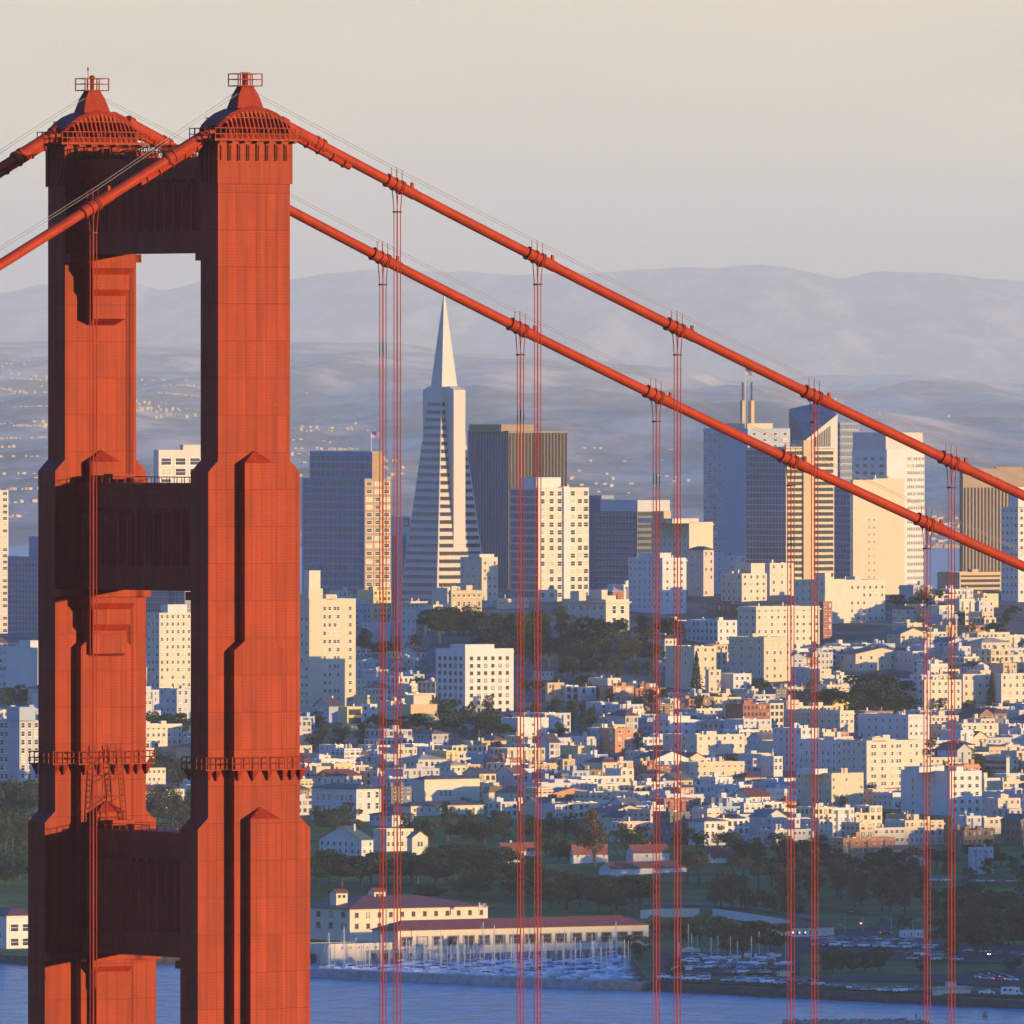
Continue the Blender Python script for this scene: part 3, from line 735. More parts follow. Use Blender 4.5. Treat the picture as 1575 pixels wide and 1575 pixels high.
def hid(px, py):
    i = int(px) + 50
    if i < 0 or i >= 1700: return True
    if 92 < px < 178 or 345 < px < 425: return True
    return py > top_line[i] + 9
def cover(x0, x1, y):
    a, b = max(0, int(x0) + 50), min(1699, int(x1) + 50)
    if b > a: top_line[a:b] = np.minimum(top_line[a:b], y)
SKIN = [False]; BLINDS = [.22]
def windows(root, face, L, z0, z1, spec, fk, org, wl):
    """spec: ('g', columns, floor height m, width m, height m, first floor offset) or ('b', floor height, glass height, 'g'/'b') or ('v', strips, share)"""
    done = []
    ux, rot = (U, 0.0) if face == 'W' else (V, -math.pi / 2)
    def at(a, z, dx=0): return (a, -.13 if SKIN[0] else -.0, z) if face == 'W' else (0.0, a, z)
    if spec[0] == 'g':
        _, nc, fh, ww, wh = spec[:5]; cols = spec[5] if len(spec) > 5 else [(i + .5) / nc for i in range(nc)]
        z = z1 - (spec[6] if len(spec) > 6 else .9) - wh
        while z > z0 + .6:
            for c in cols:
                w = org + ux * (c * L) + Vector((0, 0, z)); px, py = to_px(w)
                if hid(px, py - wh * F / w.y): continue
                done.append((at(c * L, z), rot, (ww, 1, wh), WIN[fk + ('p' if random.random() < BLINDS[0] else 'g')]))
            z -= fh
        nm = 'window'
    elif spec[0] == 'b':
        _, fh, gh, gk = spec[:4]; m = spec[4] if len(spec) > 4 else .03
        z = z1 - (spec[5] if len(spec) > 5 else 1.2) - gh
        while z > z0 + 1:
            w = org + ux * (L / 2) + Vector((0, 0, z)); px, py = to_px(w)
            if not all(hid(to_px(org + ux * (L * q) + Vector((0, 0, z)))[0], py - gh * F / w.y) for q in (.1, .3, .5, .7, .9)):
                done.append((at(L / 2, z), rot, (L * (1 - 2 * m), 1, gh), BAND[(gk, 12 if L > 18 else 6)]))
            z -= fh
        nm = 'window_band'
    elif spec[0] == 'v':
        _, n, sh = spec[:3]; a = spec[3] if len(spec) > 3 else 0; zb = z0 + (spec[4] if len(spec) > 4 else 3); ztp = z1 - (spec[5] if len(spec) > 5 else 2)
        for i in range(n):
            c = (i + .5) / n * (1 - a) + a
            done.append((at(c * L, zb), rot, (L * (1 - a) / n * sh, 1, ztp - zb), BAND[('b' if face == 'N' else 'g', 6)]))  # shaded side gets bluer glass: shade put into the colour
        nm = 'window_strip'
    for k, (lo, r, sc, me) in enumerate(done[:wl]):
        link(nm, me, root, lo, r, sc)
    if len(done) > wl:
        rest = MB()
        for lo, r, sc, me in done[wl:]:
            mm = Matrix.Translation(lo) @ Matrix.Rotation(r, 4, 'Z') @ Matrix.Diagonal((*sc, 1)); i0 = len(rest.v)
            rest.v += [tuple(mm @ v.co) for v in me.vertices]
            for p in me.polygons: rest.f.append(tuple(i0 + q for q in p.vertices)); rest.m.append(p.material_index)
        rest.build(nm, list(done[0][3].materials), root)['kind'] = 'stuff'
    return len(done)
def roof_gable(b, Lw, Ln, h, rise, mi_roof, mi_wall, ov=.4, along='u'):
    if along == 'u':
        for (ya, yb) in ((-ov, Ln / 2), (Ln + ov, Ln / 2)):
            za = h - ov * rise / (Ln / 2); 
            q = [(-ov, ya, za), (Lw + ov, ya, za), (Lw + ov, yb, h + rise), (-ov, yb, h + rise)]
            b.loft(q, [(p[0], p[1], p[2] + .18) for p in q], mi_roof)
        for x in (0.02, Lw - .02): b.face([(x, 0.02, h), (x, Ln - .02, h), (x, Ln / 2, h + rise)], mi_wall)
    else:
        for (xa, xb) in ((-ov, Lw / 2), (Lw + ov, Lw / 2)):
            za = h - ov * rise / (Lw / 2)
            q = [(xa, -ov, za), (xa, Ln + ov, za), (xb, Ln + ov, h + rise), (xb, -ov, h + rise)]
            b.loft(q, [(p[0], p[1], p[2] + .18) for p in q], mi_roof)
        for y in (0.02, Ln - .02): b.face([(0.02, y, h), (Lw - .02, y, h), (Lw / 2, y, h + rise)], mi_wall)
def roof_hip(b, Lw, Ln, h, rise, mi, ov=.6):
    x0, x1, y0, y1 = -ov, Lw + ov, -ov, Ln + ov
    b.box(x0, x1, y0, y1, h, h + .2, mi); z = h + .2
    if Lw >= Ln:
        i = (y1 - y0) / 2; r0, r1 = (x0 + i, y0 + i, z + rise), (x1 - i, y0 + i, z + rise)
        if r1[0] < r0[0]: r0 = r1 = ((x0 + x1) / 2, y0 + i, z + rise)
        b.face([(x0, y0, z), (x1, y0, z), r1, r0], mi); b.face([(x1, y1, z), (x0, y1, z), r0, r1], mi)
        b.face([(x0, y1, z), (x0, y0, z), r0], mi); b.face([(x1, y0, z), (x1, y1, z), r1], mi)
    else:
        i = (x1 - x0) / 2; r0, r1 = (x0 + i, y0 + i, z + rise), (x0 + i, y1 - i, z + rise)
        if r1[1] < r0[1]: r0 = r1 = (x0 + i, (y0 + y1) / 2, z + rise)
        b.face([(x0, y1, z), (x0, y0, z), r0, r1], mi); b.face([(x1, y0, z), (x1, y1, z), r1, r0], mi)
        b.face([(x0, y0, z), (x1, y0, z), r0], mi); b.face([(x1, y1, z), (x0, y1, z), r1], mi)
def building(name, label, cat, group, org, Lw, Ln, h, wall, roof='flat', rmat='tar', W=None, Nn=None, fr='w', wallN=None, cornice=0.0, clutter=2, pent=(), rise=3.0, along='u', wl=100, parapet=.7, bay=0, down=6, shaft=None, skin=None, pb=0, blind=.22, cupolas=()):
    """org: nearest bottom corner; Lw runs along the sunlit side, Ln along the shaded side, h wall height"""
    root = empty(name, org, ROT, label, cat, group)
    wm = WALL[wall]; rm = ROOFM.get(rmat) or WALL[rmat]
    b = MB()
    top = h
    b.box(0, Lw, 0, Ln, -down, h if roof != 'flat' else h - parapet, 0)
    if roof == 'flat' and parapet:
        t = .25
        b.box(0, Lw, 0, t, h - parapet, h); b.box(0, Lw, Ln - t, Ln, h - parapet, h)
        b.box(0, t, t, Ln - t, h - parapet, h); b.box(Lw - t, Lw, t, Ln - t, h - parapet, h)
    if cornice:
        c = cornice
        b.box(-c, Lw + c, -c, Ln + c, h - parapet - .9, h - parapet - .45); 
        b.box(-c * .5, Lw + c * .5, -c * .5, Ln + c * .5, h - parapet - 1.2, h - parapet - .9)
    for k in range(bay):
        x0 = Lw * (k + .28) / bay; x1 = Lw * (k + .72) / bay
        b.loft([(x0, 0, 2.6), (x1, 0, 2.6), (x1 - .5, -.9, 2.6), (x0 + .5, -.9, 2.6)][::-1], [(x0, 0, h - 1), (x1, 0, h - 1), (x1 - .5, -.9, h - 1), (x0 + .5, -.9, h - 1)][::-1])
    b.build('wall', wm, root)
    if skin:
        q = MB(); q.box(0.05, Lw - .05, -.12, .01, 0, h - .4); q.build('lit_side_tint', WALL[skin], root)  # thin overlay: warm sunlight put into the colour of the lit side
    if shaft:
        q = MB(); q.box(shaft[0] * Lw, shaft[1] * Lw, -1.1, 2.0, -down, h - .3); q.build('shaft', WALL[shaft[2]], root)
    r = MB()
    if roof == 'flat':
        r.box(.26, Lw - .26, .26, Ln - .26, h - parapet + .003, h - parapet + .06)
        ro = r.build('roof', rm, root)
        for k in range(clutter):
            q = MB(); a, c = random.uniform(.1, .75) * Lw, random.uniform(.1, .7) * Ln; s = min(Lw, Ln)
            kind = random.random(); z = h - parapet + .06
            if kind < .45: q.box(a, a + .22 * s, c, c + .18 * s, z, z + random.uniform(1.6, 2.8)); q.build('stair_bulkhead', wm, ro)
            elif kind < .75: q.box(a, a + .7, c, c + .7, z, z + random.uniform(1.4, 2.6)); q.box(a - .1, a + .8, c - .1, c + .8, z + 1.3, z + 1.4); q.build('chimney', WALL[random.choice(['cream', 'brick red', 'white'])], ro)
            else: q.box(a, a + 1.6, c, c + 1.1, z, z + .8); q.tube([(a + .5, c + .5, z + .8), (a + .5, c + .5, z + 1.5)], .2, 6); q.build('roof_vent', M_METAL, ro)
    elif roof == 'hip':
        roof_hip(r, Lw, Ln, h, rise, 0); ro = r.build('roof', rm, root)
    else:
        roof_gable(r, Lw, Ln, h, rise, 0, 1, along=along); ro = r.build('roof', [rm, wm], root)
    if roof != 'flat' and clutter:
        q = MB(); a, c = Lw * random.uniform(.3, .7), Ln * random.uniform(.3, .6); q.box(a, a + .7, c, c + .7, h, h + rise + 1.0); q.build('chimney', WALL['brick red' if random.random() < .5 else 'white'], ro)
    for (x0, x1, y0, y1, ph, pm) in pent:
        q = MB(); z = h - (parapet if roof == 'flat' else 0) + .05
        q.box(x0 * Lw, x1 * Lw, y0 * Ln, y1 * Ln, z, z + ph); q.box(x0 * Lw - .15, x1 * Lw + .15, y0 * Ln - .15, y1 * Ln + .15, z + ph, z + ph + .2)
        q.build('penthouse', WALL[pm], root)
        if pb and ph > 8:
            q = MB(); q.box(x0 * Lw + .05, x1 * Lw - .05, y0 * Ln - .3, y0 * Ln - .16, z, z + ph - .5); q.build('lit_side_tint', WALL[skin], root)  # upper block's lit side tinted with sunlight the same way
            zz = z + 1.5
            while zz < z + ph - 2: link('window_band', BAND[('b', 12)], root, (x0 * Lw, (y0 + y1) / 2 * Ln, zz), -math.pi / 2, ((y1 - y0) * Ln * .94, 1, pb * .68)); zz += pb
    for (fx, fy) in cupolas:
        q = MB(); x, y = fx * Lw, fy * Ln; e_ = h + rise - 1.6; q.box(x, x + 5, y - 2, y + 2, h + .5, e_ + 3.0, 0)
        for i in range(2): q.box(x + .8 + 2 * i, x + 2.0 + 2 * i, y - 2.06, y - 1.99, e_ + 1.4, e_ + 2.4, 1)
        for ya, yb in ((y - 2.5, y), (y + 2.5, y + .01)):
            r4 = [(x - .5, ya, e_ + 3.0), (x + 5.5, ya, e_ + 3.0), (x + 5.5, yb, e_ + 4.4), (x - .5, yb, e_ + 4.4)]
            q.loft(r4, [(p[0], p[1], p[2] + .2) for p in r4], 2)
        for xx in (x + .01, x + 4.99): q.face([(xx, y - 2, e_ + 3.0), (xx, y + 2, e_ + 3.0), (xx, y, e_ + 4.35)], 0)
        q.build('cupola', [wm, M_GLASS, rm], ro)
    o = Vector(org)
    SKIN[0] = bool(skin); BLINDS[0] = blind
    if W: windows(root, 'W', Lw, 0, h, W, fr, o, wl)
    if Nn: windows(root, 'N', Ln, 0, h, Nn, fr, o, wl)
    return root
ANCH = []
AUTO = []          # objects whose label is put together from their own look and their neighbours
BLD = []           # footprints taken: (x0px, x1px, ytop, ybase, Y)
def lm(label, cat, xl, xm, xr, yt, yb, wall, Y=None, name=None, short=None, group=None, **k):
    """a building measured in the photo: shaded side xl..xm, lit side xm..xr, top row yt at the near corner, foot row yb"""
    if Y is None: Y = ground_Y(xm, yb)
    c = P(xm, 0, Y); g = gz(c.x, Y)
    h = H - (yt - Y0) * Y / F - g
    Lw = max(2.0, (xr - xm) * Y / F / CU); Ln = max(2.0, (xm - xl) * Y / F / CV)
    sc = Y / F
    for q in ('W', 'Nn'):
        if q in k and k[q]:
            t = list(k[q])                    # floor pitch and window sizes are given in photo points
            if t[0] == 'g': t[2] *= sc; t[3] *= sc / (CU if q == 'W' else CV); t[4] *= sc; 
            elif t[0] == 'b': t[1] *= sc; t[2] *= sc
            if t[0] == 'g' and len(t) > 6: t[6] *= sc
            if t[0] == 'b' and len(t) > 5: t[5] *= sc
            if t[0] == 'v' and len(t) > 4: t[4] *= sc
            if t[0] == 'v' and len(t) > 5: t[5] *= sc
            k[q] = tuple(t)
    if 'pb' in k: k['pb'] *= sc
    if 'rise' in k: k['rise'] *= sc
    if 'pent' in k: k['pent'] = [(a, b_, c_, d, e * sc, f) for a, b_, c_, d, e, f in k['pent']]
    BLD.append((xl, xr, yt, yb, Y))
    nm = name or cat.replace(' ', '_')
    LMQ.append((Y, xl, xr, yt, (nm, label, cat, group, (c.x, Y, g), Lw, Ln, h, wall), k))
    if short: ANCH.append((short, (xl + xr) / 2, (yt + min(yb, yt + 120)) / 2))
LMQ = []
G = lambda n, p, w, h, *a: ('g', n, p, w, h, *a)
# --- downtown towers beyond the crest
lm('dark glass office tower with pale floor bands and gold lit side by the bridge', 'office tower', 463, 560.5, 601, 736, 960, 'steel blue', 8900, short='the gold sided office tower',
   W=G(3, 11.9, 10, 6.5, None and 0 or [.17, .5, .83], 5), Nn=('b', 11.9, 8.2, 'b'), pent=[(.28, .71, 0, 1, 43, 'steel blue')], clutter=2, skin='gold', pb=11.9)  # gold overlay paints evening sunlight onto the lit side
lm('dark red granite skyscraper with vertical bays behind the pyramid tower', 'office tower', 719, 781.8, 872.6, 662.7, 910, 'navy', 9500, short='the dark granite skyscraper', skin='bronze',
   W=('v', 18, .74, 0, 0, 3), Nn=('v', 14, .6, 0, 0, 3), pent=[(-.05, .5, .1, .9, 11, 'bronze')], clutter=0)  # granite's shade painted as navy wall, its sunlight as a bronze overlay
lm('tall cream balcony tower with glassy blue side rising above the hilltop trees', 'apartment tower', 785, 828, 906, 750, 939, 'ivory', 8250, short='the cream balcony tower',
   W=G(6, 12, 7.6, 8.2, [.08, .26, .42, .68, .82, .94], 5), Nn=('b', 12, 9, 'b'), pent=[(.02, .5, .1, .7, 17, 'bright white'), (.48, .60, -.03, .2, 3, 'bright white')], shaft=(.48, .60, 'bright white'), clutter=3)
lm('slim grey striped tower just behind the dark banded block', 'office tower', 905, 925, 944, 762, 900, 'steel blue', 9500, W=('v', 6, .5), Nn=('v', 5, .5), clutter=0)
lm('dark banded office block with a smooth pale crown', 'office tower', 915, 980, 1018, 785, 890, 'navy', 9250, short='the dark banded block',
   W=('b', 9.4, 4.6, 'g'), Nn=('b', 9.4, 5.2, 'b'), wallN=None, pent=[(-.02, 1.3, -.02, .85, 17, 'pale grey')], clutter=0)
lm('grey hotel tower with punched square windows and twin stacks on its roof', 'hotel tower', 1083, 1150, 1216, 659, 880, 'blue grey', 8950, short='the twin stack hotel',
   W=G(4, 9.5, 6, 5, [.15, .4, .65, .88], 6), Nn=G(4, 9.5, 5.5, 5.2, [.62, .73, .84, .95], 6), pent=[(.2, .8, .2, .8, 9, 'cream')], clutter=0)
lm('glassy balcony tower with a tall beige shaft up its lit side', 'apartment tower', 1148, 1209, 1284, 689, 895, 'cream', 8600, short='the beige shaft tower',
   W=('b', 9.4, 5.0, 'g', .02, 5), Nn=('b', 9.4, 7.6, 'b', .02, 4), shaft=(.34, .55, 'tan'), pent=[(.34, .55, -.03, .25, 13, 'tan'), (.0, 1.02, .0, .9, 3, 'white')], clutter=0)
lm('pale office tower with square windows, dark slots and a white gridded end', 'office tower', 1312, 1364, 1423, 691, 900, 'bright white', 9000, short='the white gridded tower',
   W=G(10, 10.8, 1.5, 5.6, [.56 + .045 * i for i in range(10)], 12), Nn=G(4, 11, 7.5, 5.5, [.15, .4, .62, .84], 12), pent=[(.02, 1, .05, 1, 27, 'concrete')], clutter=0, wl=90)
lm('tall blank beige slab with two thin columns of small windows', 'apartment tower', 1309, 1312, 1393, 738, 950, 'cream', 8330, short='the blank beige slab',
   W=G(2, 11, 1.6, 4.5, [.31, .41], 60), pent=[(.4, .98, .1, .9, 2, 'cream')], clutter=2, parapet=.3)
lm('blue glass tower with white floor bands beside the blank beige slab', 'apartment tower', 1278, 1308, 1311, 749, 895, 'steel blue', 8720, short='the blue banded tower', Nn=('b', 9.3, 6, 'b'), clutter=1)
lm('brown striped skyscraper with a blank crown at the edge of the skyline', 'office tower', 1476, 1481, 1600, 721, 880, 'bronze', 9600, short='the brown striped skyscraper', W=('v', 22, .5, 0, 0, 29), clutter=1, pent=[(.45, .8, .2, .8, 4, 'bronze')])
lm('white apartment tower with square windows at the edge of the city', 'apartment tower', 1541, 1566, 1620, 780, 975, 'white', 8250, short='the edge apartment tower',
   W=G(5, 11.4, 5, 5.5), Nn=G(4, 11.4, 4, 5.5), pent=[(.0, .5, .0, .5, 32, 'bright white')], clutter=1)
lm('tan low block with long flat cornice below the brown striped skyscraper', 'office block', 1443, 1476, 1541, 880, 905, 'tan', 9300, W=('b', 8, 4, 'g'), clutter=1, cornice=.8)
lm('gold lit office tower cut by the frame beyond the far bridge leg', 'office tower', -50, -30, 12, 754, 990, 'concrete', 9100, short='the gold edge tower', W=G(4, 9.6, 8, 5.5), clutter=1)
lm('blue glass office block with pale floor lines beside the far bridge leg', 'office block', 9, 75, 110, 856, 992, 'steel blue', 8900, short='the blue glass block', Nn=('b', 8.2, 5.6, 'b'), pent=[(0, 1, .0, .48, 32, 'steel blue')], clutter=0)
lm('beige office tower with big grouped windows seen between the bridge legs', 'office tower', 236, 244, 330, 692, 900, 'concrete', 9100, short='the beige tower between the legs',
   W=('g', 4, 16, 18, 12, [.13, .385, .64, .9], 12), pent=[(.45, 1, .2, .8, 9, 'concrete')], clutter=0)
lm('dark glass tower with diagonal braces low between the bridge legs', 'office tower', 215, 262, 330, 900, 960, 'navy', 9000, W=('b', 9, 6, 'b'), Nn=('b', 9, 6, 'b'), clutter=0)
lm('pale bank tower with a dark vertical slot, half hidden beside the pyramid', 'office tower', 598, 630, 652, 794, 960, 'pale grey', 9350, W=('v', 2, .4), Nn=('v', 2, .35, 0, 0, 30), clutter=0)
lm('white apartment tower with rows of windows seen between the bridge legs', 'apartment tower', 225.6, 245, 294, 942.5, 1057, 'ivory', 7760, short='the white tower between the legs',
   W=G(6, 11.7, 3.6, 6), Nn=G(3, 11.7, 3, 6), pent=[(.3, .9, .1, .7, 14, 'white')], clutter=2)
lm('grey blue clapboard flats under the white tower between the bridge legs', 'apartment building', 244, 272, 300, 1059, 1112, 'pale grey', None, W=G(3, 13, 4, 7), Nn=G(3, 13, 3.5, 7), clutter=2)
# --- hotels and flats on the crest
lm('art deco cream apartment tower with notched crown beside the near bridge leg', 'apartment tower', 461, 475.6, 546.7, 921, 1092, 'cream', 7650, short='the art deco tower',
   W=G(5, 12.7, 4.6, 6.5, [.33, .44, .55, .62, .88], 12), Nn=G(2, 12.7, 3.5, 6.5), pent=[(.0, .30, .05, .8, 17, 'cream'), (.02, .26, .1, .7, 45, 'ivory'), (.36, .58, .0, .4, 8, 'cream')], clutter=1, cornice=.0)
lm('white corner apartment block with arched top windows in mid city', 'apartment building', 670, 715.5, 790, 998, 1098, 'bright white', None, short='the white corner block',
   W=G(6, 11.4, 4.6, 5.6, [.13, .28, .42, .57, .72, .87], 12), Nn=G(5, 11.4, 3.6, 5.6, [.14, .32, .5, .68, .86], 12), pent=[(.06, .66, .1, .6, 8, 'bright white')], clutter=4, fr='d', cornice=.2)
lm('slim cream tower house with red tile cap above the dark hilltop trees', 'apartment tower', 707.8, 741, 765.5, 857, 945, 'cream', 8200, short='the red capped tower',
   W=G(3, 12, 3.4, 6, [.2, .5, .8], 6), Nn=G(4, 12, 3.4, 6), pent=[(.0, .9, .1, .6, 6, 'white')], clutter=1)
lm('beige club building with arched windows below the red capped tower', 'club building', 690, 694, 741, 908, 960, 'tan', 8120, short='the beige arched club', W=G(6, 14, 4, 8), pent=[(.02, .2, .1, .6, 8, 'cream'), (.5, .7, .1, .6, 9, 'cream')], clutter=0, cornice=.5)
lm('cream wing with a row of windows beside the red capped tower', 'apartment building', 764, 766, 813, 921, 945, 'cream', 8190, W=G(8, 14, 3, 6), clutter=3, cornice=.4)
lm('pale stepped villa block at the edge of the dark tree clump', 'apartment building', 652, 666, 694, 930, 962, 'cream', 8080, W=G(3, 12, 3.4, 6), Nn=G(2, 12, 3, 6), clutter=3)
lm('grey flats beside the pyramid foot, half hidden', 'apartment building', 617, 640, 664, 938, 992, 'pale grey', None, W=G(2, 12, 3.4, 6), Nn=G(3, 12, 3, 6), clutter=2)
lm('low pale blue block at the foot of the gold sided office tower', 'apartment building', 556, 600, 622, 958, 1002, 'pale grey', None, Nn=G(4, 12, 3, 6), clutter=2)
lm('classical beige mansion with heavy cornice and tall columned windows on the hilltop', 'mansion', 866, 932, 968, 922, 966, 'ivory', 8040, short='the classical mansion',
   W=G(2, 18, 6, 14, [.35, .7], 9), Nn=G(6, 14, 3.4, 8, None or [.1, .26, .42, .58, .74, .9], 9), pent=[(.0, .25, .1, .4, 16, 'ivory'), (-.6, -.3, .3, .5, 14, 'ivory'), (.1, .8, .2, .8, 7, 'ivory')], clutter=0, cornice=.9)
lm('white apartment tower of many small windows on the crest, two bays lit', 'apartment tower', 967, 1019, 1056, 858, 956, 'white', 8150, short='the crest apartment tower',
   W=G(3, 9.7, 4, 5, [.2, .5, .8], 5), Nn=G(7, 9.7, 2.8, 5, None or [.1, .24, .38, .52, .66, .8, .92], 5), pent=[(.0, .5, .1, .7, 9, 'white')], clutter=2, cornice=.5)
lm('blue shaded hotel with a lit beige end and a small roof spire', 'hotel tower', 1003, 1060, 1097, 803, 905, 'ivory', 8600, short='the spired hotel',
   Nn=G(7, 12, 3.4, 6, None or [.1, .24, .38, .52, .66, .8, .92], 8), pent=[(-.75, -.45, .2, .5, 18, 'tan'), (-.7, .4, .0, .9, 7, 'ivory')], clutter=1, cornice=.5)
lm('pinkish plain apartment tower with a dark pyramid roofed penthouse', 'apartment tower', 1059, 1082, 1098, 846, 945, 'pink', 8300, W=G(2, 12, 3, 6), Nn=G(2, 12, 3, 6, [.3, .75], 8), roof='hip', rmat='dark', rise=5, clutter=0)
lm('grey shaded flats with fire escapes beside the crest apartment tower', 'apartment building', 1085, 1130, 1146, 855, 932, 'pale grey', 8350, W=G(2, 11, 3, 6), Nn=G(5, 11, 3.4, 6), clutter=3)
lm('pale stepped flats with a lit cream end on the crest', 'apartment building', 1110, 1141, 1180, 882, 936, 'ivory', 8250, W=G(4, 11, 3.4, 5.5), Nn=G(4, 11, 3.2, 6), clutter=4, pent=[(.45, 1, .1, .9, 17, 'ivory')])
lm('tall pale yellow flats beside the foot of the beige shaft tower', 'apartment building', 1176, 1184, 1222, 866, 935, 'ivory', 8300, W=G(3, 12, 3, 6), clutter=3)
lm('red brick block half hidden on the crest', 'apartment building', 1089, 1124, 1142, 929, 955, 'brick red', 8130, Nn=G(5, 11, 3, 6), clutter=3)
lm('white arcaded flats with a long shaded side below the red brick block', 'apartment building', 1058, 1104, 1134, 954, 992, 'bright white', None, Nn=G(7, 11, 4, 6), W=G(3, 11, 3, 6), clutter=2)
lm('cream pink apartment block with a red brown cornice and two rows of flats', 'apartment building', 1135, 1163, 1262, 933, 996, 'ivory', 7900, short='the red corniced block',
   W=G(10, 11, 3.4, 5.5), Nn=G(3, 11, 3.4, 6), clutter=4, cornice=.7)
lm('narrow red brick tower beside the red corniced block', 'apartment building', 1260, 1266, 1280, 925, 982, 'brick red', 8000, W=G(2, 11, 3, 6), clutter=1)
lm('cream apartment block with scalloped parapet and blank lit flank', 'apartment building', 1223, 1269, 1363, 892, 982, 'ivory', 8090, short='the scalloped block',
   W=G(6, 12, 3.4, 5.6, [.45, .55, .65, .75, .85, .95], 9), Nn=G(5, 12, 3.2, 6), pent=[(.05, .15, .1, .4, 12, 'ivory'), (.6, .7, .2, .5, 6, 'ivory')], clutter=3)
lm('plain beige flats with a blank shaded flank beside the tall pine', 'apartment building', 1024, 1068, 1102, 994, 1062, 'cream', None, short='the beige flats by the pine', W=G(3, 14, 4, 6), Nn=G(2, 14, 3, 7, [.3, .7], 8), clutter=3)
lm('cream flats stepping down toward the pine', 'apartment building', 1085, 1090, 1109, 1030, 1068, 'cream', None, W=G(2, 12, 4, 6), clutter=1)
lm('tall plain beige apartment block with a pinkish shaded side', 'apartment building', 1122, 1175, 1217, 980, 1050, 'cream', None, short='the plain beige block', W=G(4, 12, 3.4, 6, [.12, .4, .62, .88], 9), Nn=G(4, 12, 3, 6), clutter=3, cornice=.4)
lm('white stucco house with big square windows on a blank flank below the plain beige block', 'house', 1103, 1128, 1156, 1036, 1062, 'white', None, W=G(3, 12, 4.6, 5, [.2, .5, .8], 5), clutter=1)
lm('cream villa with twin red brown gables on the sunlit slope', 'villa', 1290, 1316, 1398, 1006, 1034, 'cream', None, short='the twin gabled villa', W=G(5, 13, 4, 6), Nn=G(2, 13, 4, 6), roof='gable', rmat='brown', rise=9, along='v', clutter=1)
lm('sunlit cream apartment block, outermost of three in a row on the slope', 'apartment building', 1412, 1421, 1480, 1046, 1094, 'ivory', None, short='the sunlit slope row', W=G(6, 12, 4, 6), Nn=G(1, 12, 4, 6), clutter=3)
lm('sunlit yellowish apartment block in the middle of three in a row on the slope', 'apartment building', 1474, 1481, 1524, 1037, 1083, 'cream', None, W=G(4, 12, 4, 6.5), clutter=2)
lm('sunlit pale apartment block with tall paired windows at the frame edge', 'apartment building', 1532, 1540, 1600, 1036, 1084, 'ivory', None, W=G(6, 12, 3.6, 6.5), clutter=2)
lm('long pale apartment building with crenellated roof edge, mostly in shade', 'apartment building', 1208, 1292, 1314, 1093, 1128, 'ivory', None, short='the long crenellated building', W=G(3, 11, 4, 5.5), Nn=G(8, 11, 3.4, 6), clutter=6, cornice=.4)
lm('blue shaded white flats with a lit cream end and fire stairs', 'apartment building', 1322, 1397, 1430, 1099, 1140, 'white', None, short='the fire stair flats', W=G(4, 12, 4, 5), Nn=G(7, 12, 3, 6, None or [.08, .22, .36, .5, .64, .78, .92], 6), clutter=4)
lm('large sunlit cream apartment block with paired windows and a stepped top', 'apartment building', 1296, 1333, 1420, 1139, 1214, 'ivory', None, short='the large sunlit block',
   W=G(9, 11.5, 3.4, 6.4, [.1, .15, .28, .33, .46, .55, .6, .8, .9], 6), Nn=G(5, 11.5, 3, 6), pent=[(.1, .35, .0, .4, 6, 'ivory')], clutter=3)
lm('long shaded grey white flats with sunlit roof boxes', 'apartment building', 1228, 1296, 1312, 1138, 1196, 'white', None, short='the shaded grey flats', Nn=G(8, 12, 3.4, 6.4, None or [.07, .19, .31, .43, .55, .67, .79, .91], 6), clutter=6)
lm('shaded pale flats stepping up behind the grey white flats', 'apartment building', 1190, 1232, 1260, 1120, 1188, 'white', None, Nn=G(5, 12, 3.4, 6.4), W=G(3, 12, 3.4, 6.4), clutter=4)
lm('small grey white flats with large paired windows in the shade', 'apartment building', 1171, 1190, 1204, 1163, 1196, 'white', None, Nn=G(3, 11, 4, 7), W=G(2, 11, 4, 7), clutter=1)
lm('tan fronted apartment block with a pale shaded flank', 'apartment building', 1225, 1279, 1329, 1189, 1243, 'cream', None, short='the tan fronted block', W=G(3, 12, 3.2, 5, [.07, .47, .93], 8), Nn=G(5, 12, 3.4, 6), pent=[(-.3, .1, .2, .7, 8, 'white')], clutter=2)
lm('white apartment block with a blank blue shaded flank and lit windowed front', 'apartment building', 1388, 1461, 1511, 1186, 1256, 'bright white', None, short='the blank flanked white block', W=G(4, 12, 6, 6.5, [.16, .38, .62, .85], 8), Nn=G(2, 12, 3, 7, [.4, .75], 12), pent=[(-.5, .2, .3, .6, 8, 'white')], clutter=3)
lm('striped house with white and red balcony bands near the frame edge', 'house', 1510, 1548, 1566, 1166, 1192, 'white', None, Nn=('b', 9, 4, 'g'), W=G(2, 9, 4, 5), roof='hip', rmat='tan', rise=4, clutter=0)
